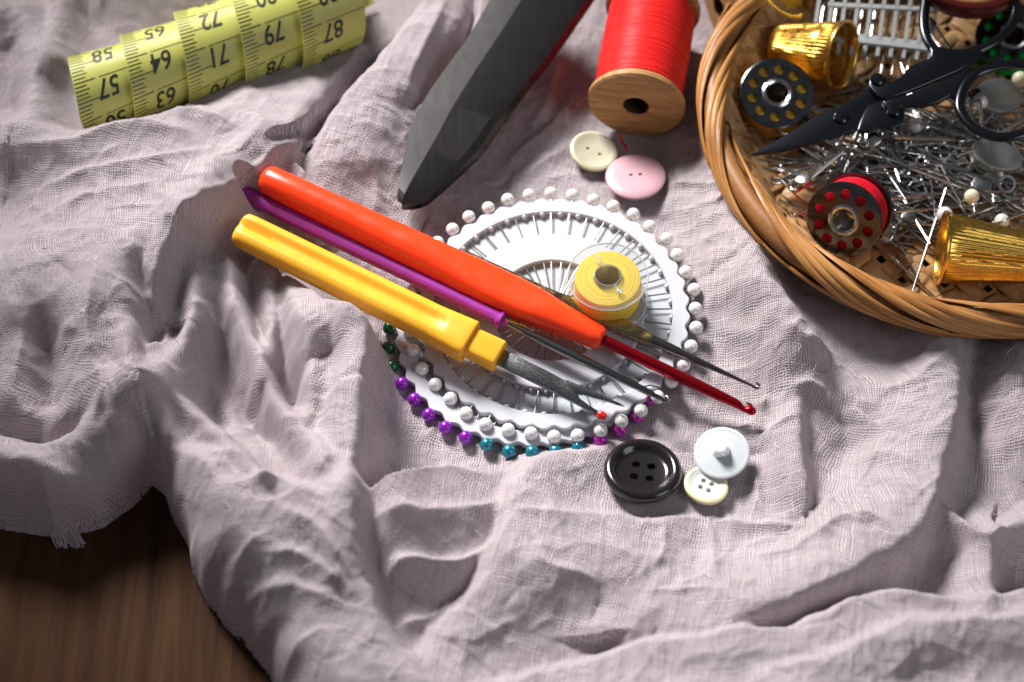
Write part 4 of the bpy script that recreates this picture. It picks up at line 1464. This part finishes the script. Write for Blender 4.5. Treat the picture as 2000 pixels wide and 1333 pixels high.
m = MB(); rings = []
for j in range(160):
    a = 2 * PI * j / 160
    rings.append([((BR + .29 * math.cos(b)) * math.cos(a), (BR + .29 * math.cos(b)) * math.sin(a), ZR + .38 * math.sin(b)) for b in (2 * PI * k / 12 for k in range(12))])
m.loft(rings, closed=True)
m.build('rim_core', M_['wicker_plain'], t_b, 60)
NR = 12
for i in range(NR):
    th = 2 * PI * i / NR + rb.uniform(-.05, .05)
    reed(th, 1.22 + rb.uniform(-.1, .15), math.radians(222 + rb.uniform(-8, 8)), math.radians(-45 + rb.uniform(-10, 10)), 0.58 + rb.uniform(-.1, .1), 1.04 + rb.uniform(-.03, .14))
for i in range(5):
    th = 2 * PI * i / 5 + rb.uniform(-.2, .2)
    reed(th, 1.75, math.radians(-30 + rb.uniform(-8, 8)), math.radians(-62 + rb.uniform(-8, 8)), 0.36, 1.05, 'rim_reed')
for i in range(5):
    th = 2 * PI * i / 5 + rb.uniform(-.2, .2)
    reed(th, 1.75, math.radians(208), math.radians(236), 0.34, 1.02, 'rim_reed')
# outer wall bands below the rim
m = MB()
for k in range(5):
    z = 0.15 + k * 0.24; R = 5.95 + .95 * math.sin(min(1, z / 1.2) * PI / 2)
    rings = []
    for j in range(200):
        a = 2 * PI * j / 200
        w = 0.05 * math.sin(24 * a + k * PI)
        rings.append([((R + w + x) * math.cos(a), (R + w + x) * math.sin(a), z + y) for x, y in ((0, -.12), (.05, -.06), (.05, .06), (0, .12), (-.04, .06), (-.04, -.06))])
    m.loft(rings, closed=True)
m.build('side_weave', M_['wicker_plain'], t_b, 60)

ZF = BC.z + 0.12                                                # top of the basket floor


def pile(x, y):
    """height of the heap of pins over the basket floor"""
    c = Vector(at2(1800, 300, 1.0))
    d = math.hypot((x - c.x) / 3.6, (y - c.y) / 2.2)
    c2 = Vector(at2(1930, 190, 1.0))
    d2 = math.hypot((x - c2.x) / 3.0, (y - c2.y) / 2.4)
    return ZF + 0.85 * math.exp(-d * d) + .5 * math.exp(-d2 * d2)


# ------------------------------------------------------------------ metal bobbins
def bobbin(label, px, py, z, normal, tm, spin=0.0, R=1.03, H=1.1):
    """px, py is the centre of the near flange"""
    n = Vector(normal).normalized()
    rot = frame(z=n) @ Matrix.Rotation(spin, 3, 'Z')
    c = at(px, py, z)
    t = thing('metal_bobbin', label, 'bobbin', c - n * H, rot)
    for z0, sg in ((0, 1), (H, -1)):
        zz = z0
        o = MB().lathe([(.40, zz), (R - .04, zz), (R, zz + sg * .02), (R, zz + sg * .06), (R - .04, zz + sg * .075), (.40, zz + sg * .06)], 72, closed=True).build('flange', M_['bob_metal'], t, 15)
        cut(o, round_holes(MB(), 10, .70, .14, -.5 + z0, .5 + z0, .1), 15)
    MB().lathe([(.30, -.02), (.36, -.05), (.42, -.02), (.43, .04), (.40, .08), (.40, H - .08), (.43, H - .04), (.42, H + .02), (.36, H + .05), (.30, H + .02), (.29, H / 2)], 48, closed=True).build('hub', M_['steel'], t, 50)
    pr = [(.41, .15)]
    for k in range(17):
        pr.append((.90 + .02 * math.sin(k * 2.3) + .02 * math.sin(PI * k / 16) - (.06 if k in (0, 16) else 0), .11 + (H - .22) * k / 16))
    pr.append((.41, H - .15))
    MB().lathe(pr, 72, closed=True).build('thread', M_[tm], t, 60)
    return t


bobbin('steel bobbin of golden yellow thread leaning against the gold thimble', 1518, 182, ZF + 1.25, TOC * .95 + UP * .28 + RT * .04, 'bob_yellow', .1)
bobbin('steel bobbin of red thread tipped on its edge by the near basket rim', 1648, 430, ZF + 1.15, TOC * .84 - RT * .42 - UP * .32, 'bob_red', .2)
bobbin('steel bobbin of bright green thread partly under the small scissors', 1978, 70, ZF + 1.0, TOC * .9 + UP * .3 - RT * .2, 'bob_green', .0)

# ------------------------------------------------------------------ thimbles
def thimble(label, c_open, axis_open, r_open, r_close, L):
    """axis_open points out of the open end; c_open is the centre of the open rim"""
    ax = Vector(axis_open).normalized()
    t = thing('gold_thimble', label, 'thimble', c_open, frame(x=ax, z=(0, 0, 1)))
    n = 216
    prof = [(.001, -L), (r_close * .55, -L + .0), (r_close * .86, -L + .04), (r_close, -L + .14)]
    for k in range(1, 13):
        f = k / 12
        prof.append((r_close + (r_open * .94 - r_close) * (f ** 1.15), -L + .14 + (L - .30) * f))
    outer = list(prof)
    rings = []
    def ring(r, x, rib):
        return [(x, r * (1 + rib * (.02 * math.cos(52 * a) + .004 * math.cos(27 * a + x * 9))) * math.cos(a), r * (1 + rib * (.02 * math.cos(52 * a) + .004 * math.cos(27 * a + x * 9))) * math.sin(a)) for a in (2 * PI * j / n for j in range(n))]
    for i, (r, x) in enumerate(outer): rings.append(ring(r, x, 1 if 3 <= i <= 14 else 0))
    for r, x in ((r_open * .95, -.13), (r_open * .985, -.09), (r_open, -.04), (r_open * .99, 0), (r_open * .94, .005), (r_open * .90, -.04), (r_open * .88, -.2), (r_open * .84, -.5), (r_open * .86, -.6), (r_open * .78, -.9), (r_close * .95, -L + .35), (r_close * .8, -L + .12), (.001, -L + .08)):
        rings.append(ring(r, x, 0))
    MB().loft(rings).build('cup', M_['gold'], t, 60)
    return t


thimble('gold ribbed thimble on its side, open end rightwards, behind the yellow bobbin', at(1648, 108, ZF + 1.35), RT * .80 - UP * .2 + TOC * .50, .98, .60, 2.15)
thimble('gold ribbed thimble lying near the front rim, its wide end towards the red bobbin', at(1836, 484, ZF + 1.0), -RT * .97 + UP * .12 - TOC * .05, .98, .66, 2.5)

# ------------------------------------------------------------------ folding scissors
t = thing('folding_scissors', 'small folding scissors of dark polished steel lying across the basket', 'scissors', at(1720, 180, ZF + 1.9))
inv = t.matrix_world.inverted()
def zsc(x, y): return ZF + 1.25 + (x - 1470) * 0.0012 + (300 - y) * 0.0010


def sc_prism(name, outl, dz, thick, m, parent=None, bev=.03):
    mb = px_prism(outl, lambda x, y: zsc(x, y) + dz, thick)
    mb.v = [tuple(inv @ Vector(p)) for p in mb.v]
    return mb.build(name, m, parent or t, 30, bev, 3)


sc_prism('blade', [(1466, 302), (1500, 283), (1528, 267), (1562, 246), (1597, 224), (1640, 205), (1680, 183), (1697, 158), (1712, 148), (1722, 160), (1724, 185), (1712, 205), (1696, 226), (1676, 252), (1630, 268), (1584, 280), (1527, 295)], 0, .10, M_['scissor'], bev=.02)
sc_prism('blade', [(1674, 254), (1684, 226), (1695, 206), (1722, 196), (1750, 196), (1768, 206), (1767, 226), (1762, 242), (1742, 252), (1716, 248), (1700, 256), (1684, 258)], .05, .12, M_['scissor'], bev=.03)


def handle(arm, loop, dz, w, closed=True):
    mb = px_prism(arm, lambda x, y: zsc(x, y) + dz, .16)
    pts = [at(x, y, zsc(x, y) + dz - .07) for x, y in loop]
    sm = []
    n = len(pts)
    for i in range(n):
        a, b, c, d = pts[i - 1], pts[i], pts[(i + 1) % n], pts[(i + 2) % n]
        for k in range(5):
            u = k / 5
            sm.append(0.5 * ((2 * b) + (c - a) * u + (2 * a - 5 * b + 4 * c - d) * u * u + (3 * b - a - 3 * c + d) * u ** 3))
    mb2 = MB(); mb2.tube(sm, w, 12, flat=.62, up=(0, 0, 1), closed=True)
    vs = [inv @ Vector(p) for p in mb.v]
    o = MB().add(vs, mb.f).build('handle', M_['scissor'], t, 30, .05, 3)
    MB().add([inv @ Vector(p) for p in mb2.v], mb2.f).build('finger_loop', M_['scissor'], o, 60)
    return o


handle([(1697, 168), (1697, 152), (1706, 144), (1718, 145), (1732, 150), (1741, 160), (1760, 148), (1776, 129), (1797, 119), (1816, 113), (1818, 100), (1812, 88), (1830, 92), (1850, 96), (1892, 94), (1915, 88), (1920, 104), (1900, 122), (1870, 139), (1820, 160), (1776, 178), (1728, 194), (1712, 186)],
       [(1806, 20), (1806, 60), (1820, 92), (1850, 104), (1893, 103), (1938, 84), (1970, 56), (1984, 20), (1970, -30), (1920, -70), (1860, -66), (1818, -30)], .16, .145)
handle([(1722, 198), (1740, 190), (1776, 183), (1820, 165), (1868, 143), (1892, 130), (1906, 128), (1896, 150), (1884, 180), (1878, 196), (1856, 186), (1836, 198), (1806, 206), (1768, 205), (1748, 214), (1732, 210)],
       [(1874, 205), (1884, 168), (1910, 142), (1950, 130), (2000, 126), (2040, 150), (2056, 195), (2036, 240), (1990, 264), (1945, 268), (1905, 252), (1884, 230)], .13, .15)
for (x, y, r, dz) in ((1643, 229, .2, .02), (1714, 155, .2, .18), (1747, 216, .19, .10)):
    c = inv @ at(x, y, zsc(x, y) + dz)
    MB().lathe([(r, -.1), (r, .02), (r * .8, .06), (r * .35, .075), (.001, .075)], 24, Matrix.Translation(c)).build('rivet', M_['scissor'], t, 30)

# ------------------------------------------------------------------ needle comb
t = thing('needle_comb', 'grey plastic slotted needle holder lying behind the gold thimble', 'needle holder', at(1700, 40, ZF + 1.0))
inv = t.matrix_world.inverted()
def zc(x, y): return ZF + .9 + (100 - y) * .004
m = MB()
def cbar(a, b, wd, th=.09, up=0.0):
    p, q = at(*a, zc(*a) + up), at(*b, zc(*b) + up)
    d = (q - p).normalized(); s = d.cross(Vector((0, 0, 1))).normalized() * wd / 2
    top = [p + s, q + s, q - s, p - s]
    mm = MB().prism([inv @ v for v in top], [inv @ (v - Vector((0, 0, th))) for v in top])
    m.add(mm.v, mm.f)
for i in range(10):
    x = 1584 + i * 25.5
    cbar((x + 24, -60), (x + 2, 98 + i * 2.2), .105, .10)
cbar((1590, -36), (1836, -20), .45, .12, .004)
cbar((1572, 62), (1812, 90), .30, .12, .004)
cbar((1618, 8), (1830, 18), .14, .1, .002)
m.build('slotted_frame', M_['comb'], t, 30)
rn = random.Random(4)
proto = None
for i in range(9):
    x = 1597 + i * 25.5
    a = at(x + 18, -20 + rn.uniform(-8, 20), ZF + 1.05); b = at(x - 8 + rn.uniform(-2, 2), 140 + i * 2 + rn.uniform(-14, 12), ZF + .55)
    L = (b - a).length
    nd = MB().tube([(0, 0, 0), (.1, 0, 0), (.4, 0, 0), (L * .6, 0, 0), (L, 0, 0)], [.03, .055, .04, .038, .006], 8).build('sewing_needle', M_['steel'])
    nd.matrix_world = Matrix.Translation(a) @ frame(x=b - a, z=(0, 0, 1)).to_4x4()
    tag(nd, 'long steel sewing needle held in the grey slotted holder', 'needle', 'needles in the slotted holder')

# ------------------------------------------------------------------ loose pins, needles, safety pins, beads
rp = random.Random(33)
pin_me = MB()
pin_me.tube([(0, 0, 0), (2.75, 0, 0), (2.95, 0, 0)], [.036, .036, .006], 8)
pin_me.lathe([(.001, -.03), (.07, -.02), (.075, 0), (.05, .025), (.001, .03)], 12, axis='X')
me_pin = pin_me.mesh('steel_pin', M_['pin_steel'])
long_me = MB().tube([(0, 0, 0), (.15, 0, 0), (.5, 0, 0), (2.8, 0, 0), (4.2, 0, 0)], [.03, .06, .05, .045, .008], 8).mesh('long_needle', M_['pin_steel'])


def put(name, me, p, d, label, cat, group, up=(0, 0, 1)):
    o = bpy.data.objects.new(name, me); COL.objects.link(o)
    o.matrix_world = Matrix.Translation(p) @ frame(x=d, z=up).to_4x4()
    return tag(o, label, cat, group)


def inside(p, R=5.6):
    return math.hypot(p.x - BC.x, p.y - BC.y) < R


cnt = 0
lab = ('plain steel dressmaking pin lying in the tangled heap in the basket', 'pin', 'steel pins heaped in the basket')
tries = 0
while cnt < 290 and tries < 5000:
    tries += 1
    px = rp.gauss(1800, 140); py = rp.gauss(318, 70)
    if py > 470 or py < 120 or px < 1530 or px > 2080: continue
    if (px - 1640) ** 2 + (py - 430) ** 2 < 100 ** 2 and py > 380: continue
    if py > 420 and px > 1800: continue
    c = at(px, py, ZF + .5)
    zz = pile(c.x, c.y)
    c.z = rp.uniform(ZF + .03, max(ZF + .1, zz))
    a = rp.gauss(-.22, .38) if rp.random() < .72 else rp.uniform(0, PI)
    d = Vector((math.cos(a), math.sin(a), rp.gauss(0, .10)))
    if rp.random() < .5: d = -d
    p = c - d.normalized() * 1.4
    if not inside(p, 5.7) or not inside(c + d * 1.5, 5.7): continue
    put('steel_pin', me_pin, p, d, *lab)
    cnt += 1
# pins that lie clear of the heap towards the front
G1 = 'single pins in front of the heap'
for (x0, y0, z0, x1, y1, z1, L_) in ((1738, 440, .3, 1804, 568, .1, 'steel pin slanting down between the red bobbin and the front thimble'),
                                     (1710, 472, .25, 1836, 592, .12, 'steel pin with its point towards the front basket rim'),
                                     (1850, 362, .9, 1778, 582, .1, 'long steel pin leaning from the heap down to the front rim'),
                                     (1526, 352, .7, 1572, 400, .2, 'steel pin lying between the red bobbin and the basket wall'),
                                     (1522, 392, .25, 1592, 420, .3, 'thin pin against the left side of the red bobbin'),
                                     (1836, 320, 1.15, 1886, 418, 1.05, 'bright steel pin standing out over the heap beside the cream bead'),
                                     (1748, 414, .8, 1910, 402, .9, 'straight steel pin lying level just above the front thimble'),
                                     (1890, 424, .95, 1950, 400, 1.0, 'short bright pin end right above the front thimble'),
                                     (1940, 440, .9, 2010, 412, 1.0, 'steel pin slanting up at the right over the front thimble'),
                                     (1950, 262, 1.6, 2010, 226, 1.7, 'bright pin crossing the lower scissor loop'),
                                     (1870, 305, 1.5, 1915, 286, 1.55, 'short double wire pin below the scissor loop')):
    a, b = at(x0, y0, ZF + z0), at(x1, y1, ZF + z1)
    o = put('steel_pin', me_pin, a, b - a, L_, 'pin', G1)
    o.scale = ((b - a).length / 2.95, 1, 1)
for (x0, y0, z0, x1, y1, z1, L_) in ((1735, 312, 1.1, 1945, 390, 1.0, 'thick bright steel needle lying across the middle of the heap'),
                                     (1740, 268, 1.3, 1866, 274, 1.3, 'long needle lying level below the scissor pivot'),
                                     (1585, 266, .5, 1440, 248, .35, 'long dark needle lying under the yellow bobbin'),
                                     (1700, 392, .7, 1905, 372, .8, 'long steel needle beside the red bobbin')):
    a, b = at(x0, y0, ZF + z0), at(x1, y1, ZF + z1)
    o = put('long_needle', long_me, a, b - a, L_, 'needle', 'long needles on the heap')
    k = (b - a).length / 4.2; o.scale = (k, 1.15, 1.15)


def safety_pin(label, p, d, up, s=1.0, wide=.16):
    t = thing('safety_pin', label, 'safety pin', p, frame(x=d, z=up), 'safety pins in the basket')
    r = .042
    pts = [(.15, 0, 0), (2.3, 0, 0)]
    coil = [(2.3 + .16 * math.sin(a), -.16 + .16 * math.cos(a), .02 * a / 2) for a in [PI * 2 * k / 12 for k in range(0, 19)]]
    pts += coil + [(2.2, -.36, .03), (.2, -.42, .02)]
    MB().tube([tuple(s * Vector(q)) for q in pts], r, 8).build('wire', M_['steel'], t)
    k = MB()
    ol = [(-.02, .09), (.30, .12), (.50, .06), (.52, -.1), (.50, -.36), (.3, -.52), (.02, -.50), (-.1, -.3), (-.12, -.05)]
    k.prism([(s * x, s * y, .075) for x, y in ol], [(s * x, s * y, -.075) for x, y in ol])
    k.build('clasp', M_['steel'], t, 30, .03, 2)
    return t


for L_, a, b in (('safety pin with a bright broad clasp above the red bobbin', (1556, 352, .85), (1640, 286, 1.0)),
                 ('closed safety pin leaning with its coil under the scissor rivet', (1706, 262, 1.3), (1738, 296, 1.15)),
                 ('safety pin half buried at the left of the heap', (1640, 330, .7), (1560, 372, .6)),
                 ('slim safety pin lying parallel to the thick needle', (1925, 374, 1.1), (1790, 322, 1.15)),
                 ('safety pin whose wire stands inside the lower scissor loop', (1912, 178, 1.6), (1920, 262, 1.6)),
                 ('safety pin behind the upper scissor loop', (1818, 38, 1.3), (1858, 98, 1.2)),
                 ('dull safety pin in the dark at the right of the heap', (1950, 360, .8), (1880, 310, .9)),
                 ('safety pin with its clasp next to the front thimble', (1780, 434, .55), (1700, 400, .6))):
    p, q = at(a[0], a[1], ZF + a[2]), at(b[0], b[1], ZF + b[2])
    safety_pin(L_, p, q - p, (-.32, .08, .95), max(.6, min(1.0, (q - p).length / 2.4)))

for L_, x, y, z, r, mm in (('cream round pin head on top of the heap', 1898, 384, 1.2, .2, 'cream_bead'),
                           ('dark lustrous pearl bead under the scissor pivot', 1788, 245, 1.0, .22, 'pearl'),
                           ('pearl bead beside the upper edge of the front thimble', 1845, 420, .85, .22, 'pearl'),
                           ('pearl bead half sunk right of the cream pin head', 1957, 432, .8, .2, 'pearl'),
                           ('pearl bead inside the lower scissor loop', 1915, 200, 1.3, .2, 'pearl'),
                           ('pearl bead at the edge below the green bobbin', 1992, 155, 1.5, .22, 'cream_bead'),
                           ('tiny pearl bead left of the heap near the scissor tip', 1600, 330, .75, .13, 'pearl')):
    p = at(x, y, ZF + z)
    o = MB().ball((0, 0, 0), r, 24, 16).build('loose_bead', M_[mm])
    o.location = p
    tag(o, L_, 'bead')
    # its pin
for L_, x, y, z, sx, sy, rotz, nrm in (('dull domed oval metal cup right of the heap', 1948, 302, 1.15, .72, .48, -.2, None),
                                       ('dull grey metal cup behind the lower scissor loop', 1952, 186, 1.2, .7, .55, .3, None)):
    o = MB().lathe([(.98, -.42), (1.0, -.05), (.97, .02), (.85, .05), (.5, .0), (.001, -.02)], 40).build('metal_cup', M_['dark_metal'])
    o.matrix_world = Matrix.Translation(at(x, y, ZF + z)) @ frame(z=TOC * .8 + UP * .4 + RT * .15).to_4x4() @ Matrix.Rotation(rotz, 4, 'Z') @ Matrix.Diagonal((sx, sy, .6, 1))
    tag(o, L_, 'metal cup')
ring_me = MB(); ring_me.lathe([(.17, -.05), (.24, -.05), (.25, 0), (.24, .05), (.17, .05), (.16, 0)], 28, closed=True)
o = ring_me.build('snap_ring', M_['dark_steel']); o.matrix_world = Matrix.Translation(at(1966, 360, ZF + .8)) @ frame(z=TOC).to_4x4()
tag(o, 'small dark round metal eyelet below the oval cup', 'eyelet')
o = MB().lathe([(.1, -.1), (.13, -.1), (.14, 0), (.13, .12), (.1, .12)], 24, closed=True).build('snap_ring', M_['steel'])
o.matrix_world = Matrix.Translation(at(1780, 430, ZF + .45)) @ frame(z=RT * .8 + UP * .2 + TOC * .4).to_4x4()
tag(o, 'short bright steel tube bead beside the front thimble', 'eyelet')

# hooks and eyes buried in the heap
wire_me = MB()
wire_me.tube([(-.32, .1, 0), (-.36, .0, 0), (-.28, -.08, 0), (-.2, .0, 0), (-.2, .16, 0), (.05, .28, 0), (.2, .16, 0), (.2, 0, 0), (.28, -.08, 0), (.36, 0, 0), (.32, .1, 0)], .035, 8)
me_eye = wire_me.mesh('hook_eye', M_['steel'])
re_ = random.Random(9)
for i in range(22):
    px, py = re_.gauss(1790, 90), re_.gauss(300, 45)
    p = at(px, py, ZF + .5); p.z = pile(p.x, p.y) - re_.uniform(0, .3)
    a = re_.uniform(0, 6.28)
    put('hook_eye', me_eye, p, (math.cos(a), math.sin(a), re_.uniform(-.4, .4)), 'little bent wire dress eye tangled among the pins', 'dress eye', 'dress eyes in the heap', (re_.uniform(-.6, .6), re_.uniform(-.8, .2), 1))

# dark red lid and loose yellow thread at the back
t = thing('red_lid', 'dark red lacquered round box at the far edge of the basket, cut by the frame', 'box', at(1886, -42, ZF + 2.0))
MB().lathe([(1.45, 0), (1.55, .03), (1.58, .12), (1.58, .42), (1.54, .5), (1.4, .52), (1.34, .48), (1.32, .38), (0.001, .36)], 72).build('box_body', M_['lacquer'], t, 30)
MB().lathe([(1.26, .37), (1.28, .44), (1.2, .46), (.4, .47), (.001, .47)], 64).build('lid_panel', M_['spool_wood'], t, 30)
o = MB().tube([at(1494, -14, ZF + 2.2), at(1506, 8, ZF + 2.15), at(1524, 24, ZF + 2.0), at(1545, 33, ZF + 1.9), at(1562, 34, ZF + 1.85), at(1565, 29, ZF + 1.85)], [.04, .04, .045, .045, .06, .05], 10).build('yellow_thread', M_['bob_yellow'])
tag(o, 'curved end of pale yellow thread hanging over the basket rim', 'thread')

# ------------------------------------------------------------------ light
w = bpy.data.worlds.new('World'); S.world = w; w.use_nodes = True
bg = w.node_tree.nodes['Background']
bg.inputs[0].default_value = (0.80, 0.88, 1.0, 1); bg.inputs[1].default_value = 0.105


def area(name, loc, tgt, size, power, col, sy=None):
    l = bpy.data.lights.new(name, 'AREA'); l.energy = power; l.color = col; l.size = size
    l.shape = 'RECTANGLE'; l.size_y = sy or size
    o = bpy.data.objects.new(name, l); COL.objects.link(o)
    o.location = loc
    o.rotation_euler = (Vector(tgt) - Vector(loc)).to_track_quat('-Z', 'Y').to_euler()
    return o


az, el, D = math.radians(120), math.radians(41), 72
kl = bpy.data.lights.new('key_lamp', 'SPOT')
kl.energy = 690000; kl.color = (1.0, 0.97, 0.95); kl.spot_size = math.radians(33); kl.spot_blend = 1.0; kl.shadow_soft_size = 12
key = bpy.data.objects.new('key_lamp', kl); COL.objects.link(key)
key.location = (D * math.cos(el) * math.cos(az), D * math.cos(el) * math.sin(az), D * math.sin(el))
key.rotation_euler = (Vector((2.2, -2.4, 0)) - key.location).to_track_quat('-Z', 'Y').to_euler()
fill = area('fill_lamp', (45, -25, 40), (2, 0, 0), 28, 7500, (0.92, 0.96, 1.0))

S.view_settings.view_transform = 'Standard'
S.view_settings.look = 'None'
S.view_settings.exposure = 0.0
S.view_settings.gamma = 1.0
S.view_settings.use_curve_mapping = False
S.cycles.max_bounces = 8
S.cycles.transparent_max_bounces = 12
